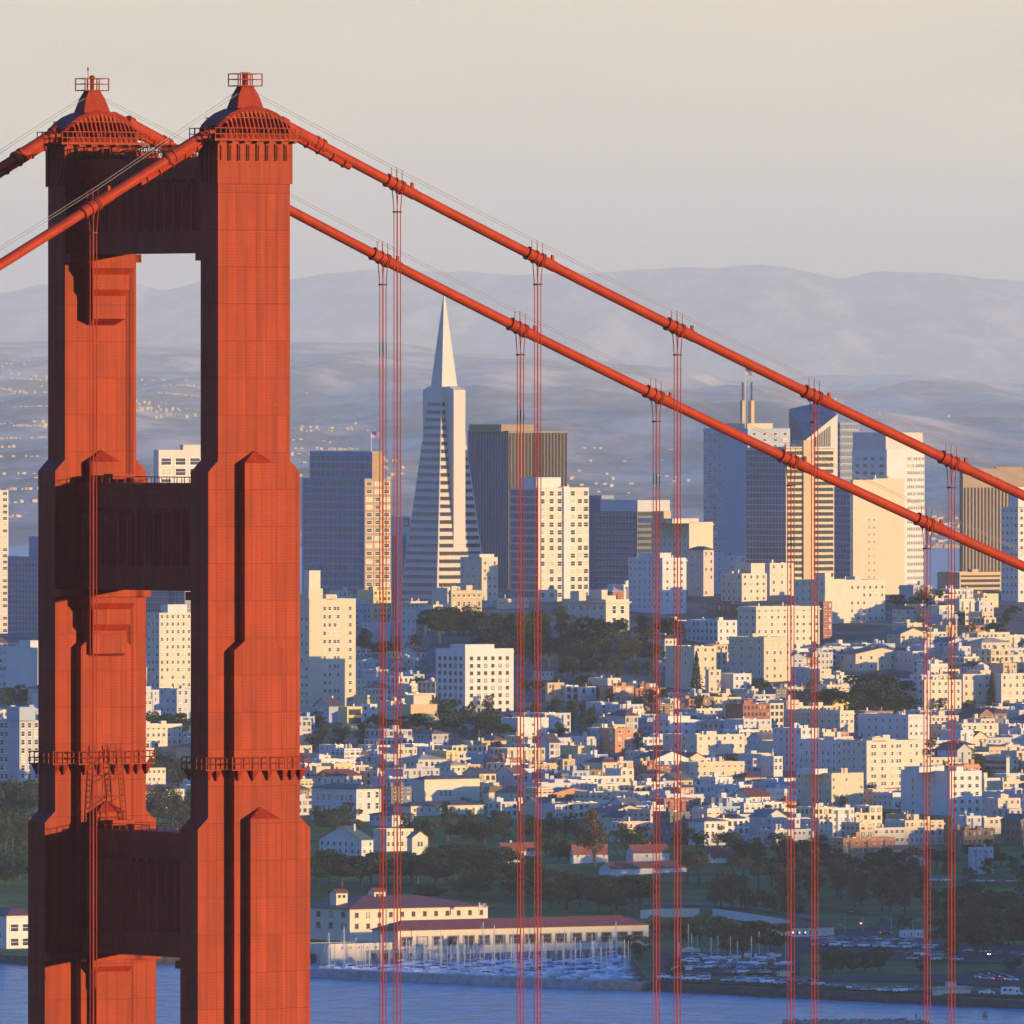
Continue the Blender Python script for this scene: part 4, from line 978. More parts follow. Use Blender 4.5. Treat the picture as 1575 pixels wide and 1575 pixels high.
# --- mid slope, named ones
lm('white flat roofed house with dark window slots below the white corner block', 'house', 770, 796, 844, 1104, 1134, 'bright white', None, short='the slotted white house', W=G(3, 14, 4, 4, [.2, .5, .8], 9), clutter=1)
lm('tan roofed cream flats with two setback floors left of the white corner block', 'apartment building', 612, 634, 688, 1098, 1122, 'tan', None, short='the setback tan flats', W=G(4, 13, 4.4, 6), Nn=G(2, 13, 4, 6), pent=[(.0, .75, .1, .8, 16, 'tan'), (.1, .55, .15, .7, 30, 'cream')], clutter=1, cornice=.5)
lm('yellow fronted modern house with tall glazed bays below the art deco tower', 'house', 520, 534, 557, 1087, 1124, 'yellow', None, W=('b', 13, 8, 'g', .1, 4), clutter=1)
lm('white house with dark double windows below the art deco tower', 'house', 548, 556, 580, 1083, 1118, 'white', None, W=G(2, 11, 6, 6), Nn=G(1, 11, 4, 6), clutter=1)
lm('dark blue grey gabled house in the shade below the art deco tower', 'house', 482, 506, 528, 1086, 1112, 'blue grey', None, Nn=G(3, 12, 4, 6), roof='gable', rmat='dark', rise=12, clutter=1)
lm('pale slope fronted villa with bright windows under the hilltop wood', 'villa', 820, 833, 851, 1032, 1048, 'cream', None, short='the villa under the wood', W=G(3, 12, 3.4, 5), roof='hip', rmat='brown', rise=3, clutter=1)
lm('brown bay windowed house, outermost of the row under the hilltop wood', 'house', 838, 842, 868, 1050, 1080, 'tan', None, W=G(3, 11, 4, 6), bay=1, clutter=1)
lm('white house with tall dark windows in the row under the hilltop wood', 'house', 866, 870, 890, 1054, 1078, 'bright white', None, W=G(2, 11, 5.4, 7), clutter=1, fr='d')
lm('white bay fronted house with bare roof terrace in the row under the hilltop wood', 'house', 889, 893, 917, 1056, 1080, 'bright white', None, W=G(2, 12, 6, 7), bay=1, clutter=1, fr='d')
lm('salmon stucco house with wide windows at the end of the row under the hilltop wood', 'house', 922, 943, 975, 1055, 1084, 'terracotta', None, short='the salmon house', W=G(2, 13, 8, 7), Nn=G(2, 13, 4, 7), clutter=2)
lm('terracotta flats with an open stair, set among the slope trees', 'apartment building', 922, 946, 974, 1120, 1158, 'terracotta', None, short='the terracotta flats', W=G(2, 11, 5, 5), Nn=G(2, 11, 4, 5), clutter=2)
lm('yellow house with two square windows beside a lavender flank', 'house', 861, 889, 916, 1147, 1164, 'yellow', None, W=G(2, 12, 5, 5), clutter=2)
lm('white modern house with stepped terraces on the shaded slope', 'house', 1005, 1030, 1098, 1108, 1134, 'bright white', None, short='the stepped terrace house', W=G(4, 12, 5, 5), Nn=G(3, 12, 4, 6), pent=[(.0, .5, .1, .9, 8, 'bright white')], clutter=1)
lm('long cream flats with a beige shaded flank under the stepped terrace house', 'apartment building', 1020, 1072, 1146, 1130, 1162, 'ivory', None, W=G(6, 12, 3.4, 6), Nn=G(4, 12, 4, 6), clutter=3)
lm('long row building with a sunlit parapet and arched shadow on its front', 'apartment building', 1045, 1060, 1146, 1172, 1198, 'cream', None, short='the sunlit parapet row', W=G(9, 12, 3.6, 6), clutter=3, cornice=.3)
# --- school complex and the park edge
lm('big sunlit cream school hall with low hip roof', 'school hall', 636, 653, 738, 1199, 1234, 'ivory', None, short='the cream school hall', W=G(5, 17, 3, 10, [.3, .38, .46, .54, .62], 17), roof='hip', rmat='dark', rise=5, clutter=0)
lm('small cream pavilion with dark hip roof beside the school hall', 'pavilion', 744, 752, 798, 1219, 1236, 'ivory', None, W=G(2, 14, 3, 6), roof='hip', rmat='brown', rise=9, clutter=0)
lm('sunlit cream house with red tile hip roof and porch columns above the school', 'house', 478, 495, 556, 1194, 1212, 'ivory', None, short='the red hipped house', W=G(6, 14, 3, 8), Nn=G(2, 12, 4, 6), roof='hip', rmat='red tile', rise=10, clutter=1, pent=[(.0, .35, .5, .9, 14, 'cream')])
lm('long white school wing with arched windows and three window rows in the shade', 'school wing', 478, 548, 586, 1214, 1264, 'white', None, short='the arched school wing', Nn=G(7, 17, 4.6, 11, [.12, .22, .32, .42, .6, .72, .85], 8), W=G(3, 17, 5, 11), roof='hip', rmat='dark', rise=7, clutter=0)
lm('long low cream school arcade with dark roof', 'school wing', 604, 632, 745, 1240, 1256, 'ivory', None, W=G(10, 14, 4, 6), roof='hip', rmat='dark', rise=6, clutter=0)
lm('small dark roofed white house beside the school arcade', 'house', 568, 603, 636, 1254, 1272, 'white', None, Nn=G(4, 14, 3, 6), W=G(3, 14, 3, 6), roof='hip', rmat='dark', rise=5, clutter=0)
lm('white gabled army house in shade with three window rows and green roof', 'gabled house', 490, 556, 574, 1292, 1318, 'white', None, short='the white gabled house', W=G(2, 11, 3.4, 6), Nn=G(7, 11, 4.4, 7), roof='gable', rmat='green', rise=20, along='u', clutter=1)
lm('sunlit white block with six tall windows between gables', 'house', 574, 594, 636, 1275, 1310, 'ivory', None, short='the sunlit white gables', W=G(6, 16, 4, 8), Nn=G(2, 12, 4, 6), clutter=0)
lm('small sunlit white gable house above the cypress row', 'gabled house', 626, 634, 658, 1288, 1316, 'ivory', None, W=G(2, 16, 4, 9, [.4, .6], 6), roof='gable', rmat='green', rise=9, along='v', clutter=0)
for (a, m_, z, t, b_, lab) in ((764, 773, 824, 1308, 1328, 'red tile roofed white cottage beside the park path, first of three in a row'), (878, 882, 936, 1311, 1329, 'red tile roofed white cottage with a tall tree in front of it'), (963, 974, 1030, 1311, 1328, 'red tile roofed white cottage with a gabled shaded end'), (1091, 1094, 1128, 1315, 1328, 'red tile roofed white cottage behind the palms')):
    lm(lab, 'cottage', a, m_, z, t, b_, 'white', None, name='cottage', W=G(4, 9, 3, 4.5), Nn=G(1, 9, 3, 4), roof='gable', rmat='red tile', rise=11, along='u', clutter=1)
lm('long low red roofed hall with white gabled dormer ends on the park edge', 'hall', 921, 940, 1059, 1336, 1346, 'white', None, short='the low red roofed hall', W=G(8, 9, 4, 5), roof='gable', rmat='red tile', rise=9, clutter=0)
lm('orange brick apartment building with pale bay windows on the park edge', 'apartment building', 1275, 1297, 1378, 1289, 1332, 'terracotta', None, short='the orange brick building', W=G(6, 12, 5, 7), Nn=G(2, 12, 5, 7), bay=3, clutter=4, cornice=.5)
lm('long low pink house front beside the red brown tree', 'apartment building', 938, 952, 1002, 1264, 1296, 'pink', None, W=G(4, 13, 4, 7), Nn=G(1, 13, 4, 7), clutter=2)
lm('pale blue grey flats on the park edge beside the orange brick building', 'apartment building', 1492, 1494, 1529, 1303, 1345, 'blue grey', None, W=G(4, 12, 4, 7), bay=2, clutter=2)
lm('grey brown flats with a dark mansard behind park trees', 'apartment building', 1360, 1366, 1424, 1307, 1334, 'pink', None, W=G(6, 12, 4, 7), roof='hip', rmat='brown', rise=6, clutter=2)
# --- the waterfront
lm('long white army warehouse with red hip roof behind the marina', 'warehouse', 440, 538, 750, 1399, 1448, 'ivory', 5830, short='the red roofed warehouse', blind=.05, fr='b', cupolas=((.06, .4), (.38, .5)), W=G(12, 17, 5.5, 8, [.05 + .082 * i for i in range(12)], 5), Nn=G(5, 17, 6, 9), roof='hip', rmat='red tile', rise=17, clutter=0)
lm('long cream pier shed with red roof and wide glazed bays beside the boats', 'pier shed', 572, 610, 1000, 1432, 1479, 'ivory', 5720, short='the long pier shed', W=G(16, 60, 18, 15, [.04 + .061 * i for i in range(16)], 9), fr='b', blind=.05, roof='hip', rmat='red tile', rise=14, clutter=0)
lm('low cream quay wall building with small square openings on arches', 'quay building', 470, 507, 607, 1452, 1468, 'ivory', 5705, W=G(7, 30, 2.6, 3, None and 0 or [.06 + .13 * i for i in range(7)], 5), clutter=0, parapet=.2)
lm('white pier shed with red roof seen past the far bridge leg', 'pier shed', -120, 10, 70, 1409, 1478, 'bright white', 5760, W=G(3, 22, 14, 13, [.2, .5, .8], 12), Nn=G(6, 20, 6, 10), roof='hip', rmat='red tile', rise=10, clutter=0)
lm('low cream waterfront hall with red tile end roof and lit wall lamps', 'hall', 1176, 1190, 1284, 1428, 1444, 'ivory', None, short='the lamplit hall', W=G(9, 20, 4, 8), roof='hip', rmat='red tile', rise=7, clutter=0)
lm('small flat white kiosk building on the parking lot', 'kiosk', 1385, 1388, 1421, 1431, 1444, 'white', None, short='the flat white kiosk', W=G(6, 20, 3, 5), clutter=2)
lm('pale harbour office with big windows standing at the sea wall', 'harbour office', 1434, 1442, 1494, 1521, 1532, 'ivory', None, short='the harbour office', W=G(6, 20, 4, 6), Nn=G(1, 20, 4, 6), roof='hip', rmat='tan', rise=3, clutter=0, pent=[(.35, .6, .2, .7, 9, 'ivory')])
lm('small cream shed with flat roof on the boat yard', 'shed', 1195, 1200, 1217, 1494, 1504, 'cream', None, clutter=0, W=G(1, 20, 4, 4))
lm('small pale harbour hut among the masts', 'shed', 955, 958, 976, 1456, 1470, 'ivory', 5790, W=G(2, 20, 4, 5), roof='hip', rmat='tan', rise=3, clutter=0)
lm('grey balconied apartment slab in shade past the far bridge leg', 'apartment tower', -40, 30, 70, 1108, 1206, 'grey', None, short='the balconied slab', Nn=G(7, 13, 6, 9, None or [.3, .4, .5, .6, .7, .8, .9], 4), W=G(4, 13, 6, 9), pent=[(.0, .6, .0, .3, 22, 'blue grey')], clutter=1)
lm('white shaded apartment block with balconies past the far bridge leg', 'apartment building', -60, 58, 90, 996, 1062, 'white', None, short='the white balcony block', Nn=G(11, 12, 5, 7, None or [.45 + .05 * i for i in range(11)], 6), pent=[(0, .8, .1, .25, 12, 'white')], clutter=2)
LMQ.sort(key=lambda q: q[0])
# ------------------------------------------------------------------ pyramid tower
def pyramid():
    Y = 9050; c = P(683, 0, Y); g = gz(c.x, Y); k = .104
    za = H - (447 - Y0) * Y / F
    root = empty('pyramid_tower', (c.x, Y, g), ROT, 'tall slender white pyramid skyscraper with banded windows, plain spire and a projecting wing', 'pyramid tower')
    hh = za - g; zs = H - (600 - Y0) * Y / F - g
    A = lambda z: (hh - z) * k
    b = MB(); a0, a1 = A(0), A(zs); b.frus((-a0, a0, -a0, a0), 0, (-a1, a1, -a1, a1), zs); b.build('wall', WALL['quartz'], root)
    sp = MB(); a2 = a1 - .25; sp.frus((-a2, a2, -a2, a2), zs + .003, (-.25, .25, -.25, .25), hh - 2); sp.tube([(0, 0, hh - 2), (0, 0, hh + 3)], .18, 6)
    n = 22
    for i in range(1, n):
        z = zs + (hh - zs) * i / n * .95; r = A(z) - .1; sp.box(-r, r, -r - .06, r + .06, z - .07, z + .07)
    sp.build('spire', mat('pale_spire_cladding', (0.50, 0.47, 0.43), rough=.45, var=.06), root)
    zm = H - (838 - Y0) * Y / F - g; am = A(zm)
    for sg in (-1, 1):
        w = MB(); y0, y1 = (-am, -A(zs) + 2) if sg < 0 else (A(zs) - 2, am)
        q0, q1 = (-am - .3, -am + 3) if sg < 0 else (am - 3, am + .3)
        w.box(-4, 4, y0, y1, zm - 6, zs); w.loft([(-4, y0, zs), (4, y0, zs), (4, y1, zs), (-4, y1, zs)], [(-4, y0 + (0 if sg < 0 else 0), zs + .1), (4, y0, zs + .1), (3.6, (y0 + y1) / 2, zs + 2.2), (-3.6, (y0 + y1) / 2, zs + 2.2)])
        w.build('elevator_wing', WALL['quartz'], root)
    pit = 12.05 * Y / F; z = H - (617 - Y0) * Y / F - g - 2.6
    while z > 20:
        a = A(z)
        if z + g > 60:
            if z > zm - 2:
                for x0, x1 in ((-a * .93, -4.4), (4.4, a * .93)):
                    if x1 - x0 > 1.5: link('window_band', BAND[('g', 6)], root, ((x0 + x1) / 2, -a, z), 0, (x1 - x0, 1, 1.9))
            else: link('window_band', BAND[('g', 12)], root, (0, -a, z), 0, (2 * a * .92, 1, 1.9))
            link('window_band', BAND[('b', 12)], root, (-a, 0, z), -math.pi / 2, (2 * a * .92, 1, 1.9))
        z -= pit
    ANCH.append(('the pyramid tower', 683, 780))
def slant_tower():
    Y = 9450; xl, xm, xr = 1214, 1240, 1289; c = P(xm, 0, Y); g = gz(c.x, Y); q = Y / F
    Lw, Ln = (xr - xm) * q / CU, (xm - xl) * q / CV
    hz = lambda y: H - (y - Y0) * q - g
    root = empty('glass_tower', (c.x, Y, g), ROT, 'blue glass tower with a steep slanted roof and a finned sunlit side', 'glass tower')
    b = MB(); lo, hi, md = hz(676), hz(637), hz(629)
    P0 = [(0, 0), (Lw, 0), (Lw, Ln), (0, Ln)]; zz = [lo, hi, md + 4, md]
    b.face([(0, 0, 0), (Lw, 0, 0), (Lw, 0, hi), (0, 0, lo)], 0); b.face([(0, Ln, 0), (0, 0, 0), (0, 0, lo), (0, Ln, md)], 1)
    b.face([(Lw, 0, 0), (Lw, Ln, 0), (Lw, Ln, md + 4), (Lw, 0, hi)], 1); b.face([(Lw, Ln, 0), (0, Ln, 0), (0, Ln, md), (Lw, Ln, md + 4)], 1)
    b.face([(0, 0, lo), (Lw, 0, hi), (0, Ln, md)], 1); b.face([(Lw, 0, hi), (Lw, Ln, md + 4), (0, Ln, md)], 1)
    b.build('wall', [WALL['concrete'], M_GLASSB], root)
    for i in range(14):
        x = Lw * (i + .5) / 18; zt_ = lo + (hi - lo) * x / Lw - 3
        link('window_strip', BAND[('g', 6)], root, (x, 0, 30), 0, (Lw / 36, 1, zt_ - 30))
    c2 = P(1292, 0, 9520); building('glass_tower', 'pale blue glass tower standing behind the slant roofed tower', 'glass tower', None, (c2.x, 9520, 8), 14, 10, H - (650 - Y0) * 9520 / F - 8, 'steel blue', W=('b', 4, 2.6, 'b'), Nn=('b', 4, 2.6, 'b'), clutter=0)
    ANCH.append(('the slant roofed tower', 1255, 680))
# ------------------------------------------------------------------ houses of the slope: street rows of the same grid
uv = lambda o: (o[0] * U.x + o[1] * U.y, o[0] * V.x + o[1] * V.y)
FOOT = []
def free(o, Lw, Ln, m=1.2):
    a, c = uv(o)
    for (u0, u1, v0, v1) in FOOT:
        if a < u1 + m and a + Lw > u0 - m and c < v1 + m and c + Ln > v0 - m: return False
    return True
def take(o, Lw, Ln):
    a, c = uv(o); FOOT.append((a, a + Lw, c, c + Ln))
for q in LMQ: take(q[4][4], q[4][5], q[4][6])
ZONES = [(640, 1010, 936, 1048), (655, 700, 1085, 1135), (790, 840, 1050, 1100), (690, 780, 1085, 1140), (1295, 1408, 1060, 1102), (470, 560, 1120, 1155), (225, 296, 1118, 1300), (-60, 62, 1207, 1400), (-60, 62, 1062, 1100), (630, 935, 1262, 1400),
         (470, 640, 1275, 1400), (930, 1010, 1300, 1400), (1000, 1040, 1080, 1108), (840, 925, 1090, 1150), (1050, 1090, 1062, 1100), (1430, 1470, 1140, 1190)]
def zone(px, py): return any(a < px < b and c < py < d for a, b, c, d in ZONES)
HQ = []
rng = random.Random(21)
COLS = ['white'] * 6 + ['bright white'] * 2 + ['ivory'] * 6 + ['cream'] * 7 + ['pale grey'] * 6 + ['grey', 'grey', 'tan', 'tan', 'blue grey', 'brown', 'pink'] + ['yellow', 'tan', 'pink', 'pink', 'blue grey', 'brick red', 'brown', 'terracotta', 'dark grey', 'grey']
# terraces: street rows running along U, fronts to the west, lots wall to wall with cross streets between
v0, v1 = 4900.0, 7300.0
v = v0; rr = 0
while v < v1:
    depth = rng.uniform(10, 15); u = 3200.0 + rng.uniform(0, 20); run = 0; st0 = rng.choice([2, 2, 3])
    while u < 5600:
        Lw = rng.choice([6.5, 7, 7.5, 8, 8.5, 9, 10, 12, 16, 20]) * rng.uniform(.9, 1.1); Ln = depth * rng.uniform(.85, 1.1)
        X, Y = u * U.x + v * V.x, u * U.y + v * V.y
        run += Lw; u2 = u + Lw + (0.12 if run < 78 else 13)
        if run >= 78: run = 0
        if 6500 < Y < 8230 and abs(X) < Y * .0335:
            g = gz(X, Y); px, py = to_px((X, Y, g)); lim = 1262 if px < 935 else 1318 if px < 1390 else 1346
            if py < lim and not zone(px, py) and not (95 < px < 190) and not (325 < px < 450):
                st = max(1, st0 + rng.choice([-1, 0, 0, 0, 1])); h = st * rng.uniform(2.9, 3.2) + rng.uniform(.5, 1.2); o = (X, Y, g)
                w2, w1 = Lw * CU * F / Y, Ln * CV * F / Y; yt = Y0 + F * (H - g - h) / Y
                ok = free(o, Lw, Ln, .05)
                if ok:
                    for (a, b_, t, f, Yl) in BLD:
                        if Yl > Y and px - w1 < b_ - 3 and px + w2 > a + 3 and yt < min(f, t + 200) - 4: ok = False; break
                if ok:
                    for (a, b_, t, f) in ZONES[:9]:
                        if px - w1 < b_ and px + w2 > a and yt < f - 12 and f < py < f + 60: ok = False
                if ok: take(o, Lw, Ln); HQ.append((Y, px, py, yt, w1, w2, o, Lw, Ln, h, st))
        u = u2
    rr += 1; v += depth + (rng.uniform(9, 13) if rr % 2 else rng.uniform(4, 7))
# mid-rise blocks on the back of the crest, filling the foot of the skyline
for k in range(60):
    px = rng.uniform(455, 1580); Y = rng.uniform(8250, 8800); c = P(px, 0, Y); g = gz(c.x, Y); yt = rng.uniform(898, 940); h = H - (yt - Y0) * Y / F - g
    w2, w1 = rng.uniform(16, 40), rng.uniform(12, 26); Lw, Ln = w2 * Y / F / CU, w1 * Y / F / CV; o = (c.x, Y, g)
    if h < 5 or h > 45 or not free(o, Lw, Ln, 1) or 640 < px < 1010 and yt < 925 and px > 850: continue
    if any(Yl > Y and px - w1 < b_ - 3 and px + w2 > a + 3 and yt < min(f, t + 110) for a, b_, t, f, Yl in BLD): continue
    take(o, Lw, Ln); HQ.append((Y, px, yt + 40, yt, w1, w2, o, Lw, Ln, h, 9))
QUEUE = [(q[0], 0, q) for q in LMQ] + [(q[0], 1, q) for q in HQ]
QUEUE.sort(key=lambda t: t[0])
STN = {1: 'one storey', 2: 'two storey', 3: 'three storey', 4: 'four storey', 9: 'mid rise'}
NH = {'house': 0, 'row_house': 0, 'apartment_building': 0}
for Y, kind, q in QUEUE:
    if kind == 0:
        _, xl, xr, yt, args, kw = q
        if 'Nn' in kw and kw['Nn'] is None: kw.pop('Nn')
        building(*args, **kw); cover(xl, xr, yt); continue
    _, px, py, yt, w1, w2, o, Lw, Ln, h, st = q
    seg = top_line[max(0, int(px - w1) + 50):int(px + w2) + 50]
    if len(seg) == 0 or (yt > seg - 5).mean() > .6 or min(NH.values()) > 290: continue
    col = rng.choice(COLS); rt = rng.random(); kw = {}
    if rt < .86 or st == 9:
        roofd, kw = 'flat roofed', dict(roof='flat', rmat=rng.choice(['tar', 'silver', 'tan', 'silver', 'grey']), clutter=rng.choice([1, 2, 2, 3, 4]))
        if rng.random() < .25: kw['cornice'] = .45
    elif rt < .93:
        al = rng.choice(['u', 'v']); rm = rng.choice(['dark', 'red tile', 'brown', 'dark', 'tar', 'green'])
        roofd, kw = f'{"red tiled" if rm == "red tile" else "green roofed" if rm == "green" else "dark"} gabled'.replace('green roofed gabled', 'green gabled'), dict(roof='gable', rmat=rm, rise=rng.uniform(2, 3.4), along=al, clutter=1)
    else:
        rm = rng.choice(['red tile', 'brown', 'dark', 'tan']); roofd, kw = f'{"red tile" if rm == "red tile" else rm} hip roofed', dict(roof='hip', rmat=rm, rise=rng.uniform(1.4, 2.4), clutter=1)
    ww, wh = rng.uniform(1.1, 1.7), rng.uniform(1.4, 1.9); fh = (h - .8) / (st if st < 9 else max(2, round(h / 3.3)))
    nW, nN = max(1, round(Lw / rng.uniform(2.3, 3.2))), max(0, round(Ln / rng.uniform(2.8, 4.5)))
    if rng.random() < .3: kw['bay'] = max(1, round(Lw / 6)); 
    nmk, cat_ = ('apartment_building', 'apartment building') if st >= 3 and roofd == 'flat roofed' else ('row_house', 'row house') if roofd == 'flat roofed' else ('house', 'house')
    if NH[nmk] >= 292: continue
    NH[nmk] += 1
    r = building(nmk, None, cat_, {'house': 'pitched roof houses of the city slope', 'row_house': 'flat roofed houses of the city slope', 'apartment_building': 'flat roofed apartment houses of the city slope'}[nmk], o, Lw, Ln, h, col, fr=rng.choice('wwwdb'), W=('g', nW, fh, ww, wh), Nn=('g', nN, fh, ww * .9, wh) if nN and rng.random() < .8 else None, **kw)
    AUTO.append((r, f'{STN[st]} {roofd} {col} {"flats" if cat_ == "apartment building" else "house"}', px, (yt + py) / 2))
    cover(px - w1, px + w2, yt)
pyramid(); slant_tower()
# ------------------------------------------------------------------ trees
M_BARK = mat('grey_bark', (0.075, 0.06, 0.05), .9, var=.25, vscale=1.0)
LEAF = {k: two_tone('leaf_' + k, a, b, .35, .35, .65, rough=.7) for k, (a, b) in {
    'cypress': ((.012, .026, .009), (.032, .050, .017)), 'eucalyptus': ((.030, .044, .020), (.075, .080, .036)),
    'rust': ((.060, .045, .020), (.125, .080, .032)), 'broadleaf': ((.016, .036, .010), (.046, .070, .022)), 'palm': ((.05, .055, .018), (.12, .11, .04))}.items()}
def leaf_quad(b, p, s, rg):
    n = Vector((rg.gauss(0, 1), rg.gauss(0, 1), rg.gauss(.5, 1))).normalized(); a = n.orthogonal().normalized(); c = n.cross(a)
    t = rg.uniform(0, 6.28); a, c = a * math.cos(t) + c * math.sin(t), c * math.cos(t) - a * math.sin(t)
    b.face([p - a * s, p - c * s * .55, p + a * s, p + c * s * .55])
def crown(kind, seed):
    """unit-height tree: crown of leaf clumps through its volume, trunk with limbs"""
    rg = random.Random(seed); b = MB(); t = MB(); blobs = []
    if kind == 'cypress':
        n = rg.randint(11, 15)
        for i in range(n):
            a = rg.uniform(0, 6.28); r = rg.uniform(.05, .42); z = .40 + .52 * rg.random() * (1 - r * .7); blobs.append((Vector((r * math.cos(a), r * math.sin(a), z)), rg.uniform(.13, .21), .55))
        leaf = .026; N_ = 320
    elif kind in ('eucalyptus', 'rust'):
        n = rg.randint(12, 17)
        for i in range(n):
            a = rg.uniform(0, 6.28); z = rg.uniform(.28, .92); r = rg.uniform(.0, .26) * (1.15 - abs(z - .55)); blobs.append((Vector((r * math.cos(a), r * math.sin(a), z)), rg.uniform(.08, .14), 1.05))
        leaf = .021; N_ = 200
    elif kind == 'broadleaf':
        n = rg.randint(12, 16)
        for i in range(n):
            a = rg.uniform(0, 6.28); z = rg.uniform(.2, .86); r = rg.uniform(.05, .36) * math.sqrt(max(.1, 1 - ((z - .5) / .5) ** 2)); blobs.append((Vector((r * math.cos(a), r * math.sin(a), z)), rg.uniform(.11, .18), .85))
        leaf = .026; N_ = 190
    elif kind == 'pine':
        leaf = .02; N_ = 0
        for k in range(3000):
            z = .08 + .92 * rg.random() ** 1.25; tier = (z * 15) % 1.0; r = (.21 * (1 - z) ** .85 + .006) * (1.0 - .45 * tier) * rg.random() ** .45; a = rg.uniform(0, 6.28)
            leaf_quad(b, Vector((r * math.cos(a), r * math.sin(a), z - .25 * r)), .017 * rg.uniform(.6, 1.4), rg)
    for (c, r, fl) in blobs:
        for k in range(N_):
            v = Vector((rg.gauss(0, 1), rg.gauss(0, 1), rg.gauss(0, 1))).normalized() * r * rg.uniform(.45, 1.08) ** .6
            leaf_quad(b, c + Vector((v.x, v.y, v.z * fl)), leaf * rg.uniform(.6, 1.4), rg)
    t.tube([(0, 0, -.03), (.01, 0, .2), (.0, .01, .55 if kind != 'pine' else .95)], [.032, .024, .010], 7)
    for (c, r, fl) in blobs[:9 if kind != 'pine' else 0]:
        z0 = rg.uniform(.15, .4); t.tube([(0, 0, z0), c * .55 + Vector((0, 0, z0 * .45)), c], [.014, .010, .004], 5)
    return b.mesh('crown_' + kind, LEAF['cypress' if kind == 'pine' else kind]), t.mesh('trunk_' + kind, M_BARK)
def palm_meshes(seed):
    rg = random.Random(seed); b = MB(); t = MB()
    t.tube([(0, 0, -.02), (.01, 0, .4), (0, .01, .74)], [.034, .026, .03], 8)
    for i in range(420):
        a = i * 2.399; el = rg.uniform(-.5, 1.35); L_ = rg.uniform(.24, .32); d = Vector((math.cos(a), math.sin(a), 0)); sx = Vector((-d.y, d.x, 0))
        pts = [Vector((0, 0, .74)) + d * (L_ * f * math.cos(el)) + Vector((0, 0, L_ * (f * math.sin(el) - .55 * f * f))) for f in (0, .25, .5, .75, 1)]
        for p0, p1, w0, w1 in zip(pts, pts[1:], (.008, .03, .034, .024), (.03, .034, .024, .004)):
            m_ = (p0 + p1) / 2
            for sg in (-1, 1): b.face([p0, p1, p1 + sx * sg * w1 - Vector((0, 0, w1 * .6)), p0 + sx * sg * w0 - Vector((0, 0, w0 * .6))])
    return b.mesh('crown_palm', LEAF['palm']), t.mesh('trunk_palm', M_BARK)
for m_ in set(LEAF.values()):                 # leaf to leaf variation
    t_ = m_.node_tree; g_ = t_.nodes.new('ShaderNodeNewGeometry'); b_ = t_.nodes['Principled BSDF']; s_ = b_.inputs['Base Color'].links[0].from_socket
    r_ = t_.nodes.new('ShaderNodeMapRange'); r_.inputs['To Min'].default_value = .45; r_.inputs['To Max'].default_value = 1.7; t_.links.new(g_.outputs['Random Per Island'], r_.inputs['Value'])
    x_ = t_.nodes.new('ShaderNodeVectorMath'); x_.operation = 'SCALE'; t_.links.new(s_, x_.inputs[0]); t_.links.new(r_.outputs[0], x_.inputs['Scale']); t_.links.new(x_.outputs[0], b_.inputs['Base Color'])
PROTO = {k: [crown(k, 50 + 7 * i + len(k)) for i in range(3)] for k in ('cypress', 'eucalyptus', 'rust', 'broadleaf')}
PROTO['pine'] = [crown('pine', 5)]; PROTO['palm'] = [palm_meshes(3), palm_meshes(9)]
TDESC = {'cypress': 'dark spreading cypress', 'eucalyptus': 'olive green eucalyptus', 'rust': 'rust tinged tall tree', 'broadleaf': 'round dense green tree', 'pine': 'tall tapering pine', 'palm': 'shaggy palm tree'}
TNAME = {'cypress': 'cypress_tree', 'eucalyptus': 'eucalyptus_tree', 'rust': 'rust_tree', 'broadleaf': 'broadleaf_tree', 'pine': 'pine_tree', 'palm': 'palm_tree'}
trg = random.Random(4)
def tree(px, py, hpx, kind, wide=1.0, Y=None, label=None):
    Y = Y or ground_Y(px, py); c = P(px, 0, Y); h = hpx * Y / F
    cm, tm = trg.choice(PROTO[kind])
    root = empty(TNAME[kind], (c.x, Y, gz(c.x, Y) - .2), trg.uniform(0, 6.28), label, 'tree', 'trees of the waterfront park and the hillside')
    root.scale = (h * wide, h * wide, h)
    link('crown', cm, root); link('trunk', tm, root)
    if not label:
        sz = 'small' if h < 8.5 else 'tall' if h > 15.5 else 'mid sized'
        AUTO.append((root, (TDESC[kind] if kind in ('pine', 'palm', 'rust') else f'{sz} {TDESC[kind]}'), px, py - hpx * .5))
    return root
def grove(n, x0, x1, y0, y1, h0, h1, kinds, wide=1.0):
    """row-by-row planting with jitter so that trees do not stack"""
    for i in range(n):
        px = x0 + (x1 - x0) * ((i + trg.uniform(.1, .9)) / n); tree(px, trg.uniform(y0, y1), trg.uniform(h0, h1), trg.choice(kinds), wide * trg.uniform(.9, 1.15))
# the hilltop wood
grove(7, 655, 735, 972, 992, 42, 52, ['cypress', 'broadleaf'], 1.25)
grove(8, 745, 845, 976, 1000, 44, 58, ['cypress', 'broadleaf'], 1.2)
grove(10, 735, 1008, 1004, 1016, 40, 54, ['cypress', 'broadleaf', 'eucalyptus'], 1.2)
grove(10, 795, 1010, 1022, 1034, 34, 46, ['cypress', 'eucalyptus', 'broadleaf'], 1.2)
grove(7, 850, 1012, 1040, 1048, 26, 36, ['broadleaf', 'cypress', 'eucalyptus'], 1.2)
tree(909, 1028, 84, 'cypress', .95, label='tall umbrella shaped tree with a bare pale trunk on the hilltop wood edge')
tree(862, 985, 52, 'eucalyptus', 1.4); tree(988, 996, 50, 'eucalyptus', 1.2); tree(950, 985, 40, 'cypress', 1.1); tree(1030, 992, 44, 'cypress', 1.2)
tree(1071, 1080, 78, 'pine', 1.0, label='narrow pine tree standing against the beige flats')
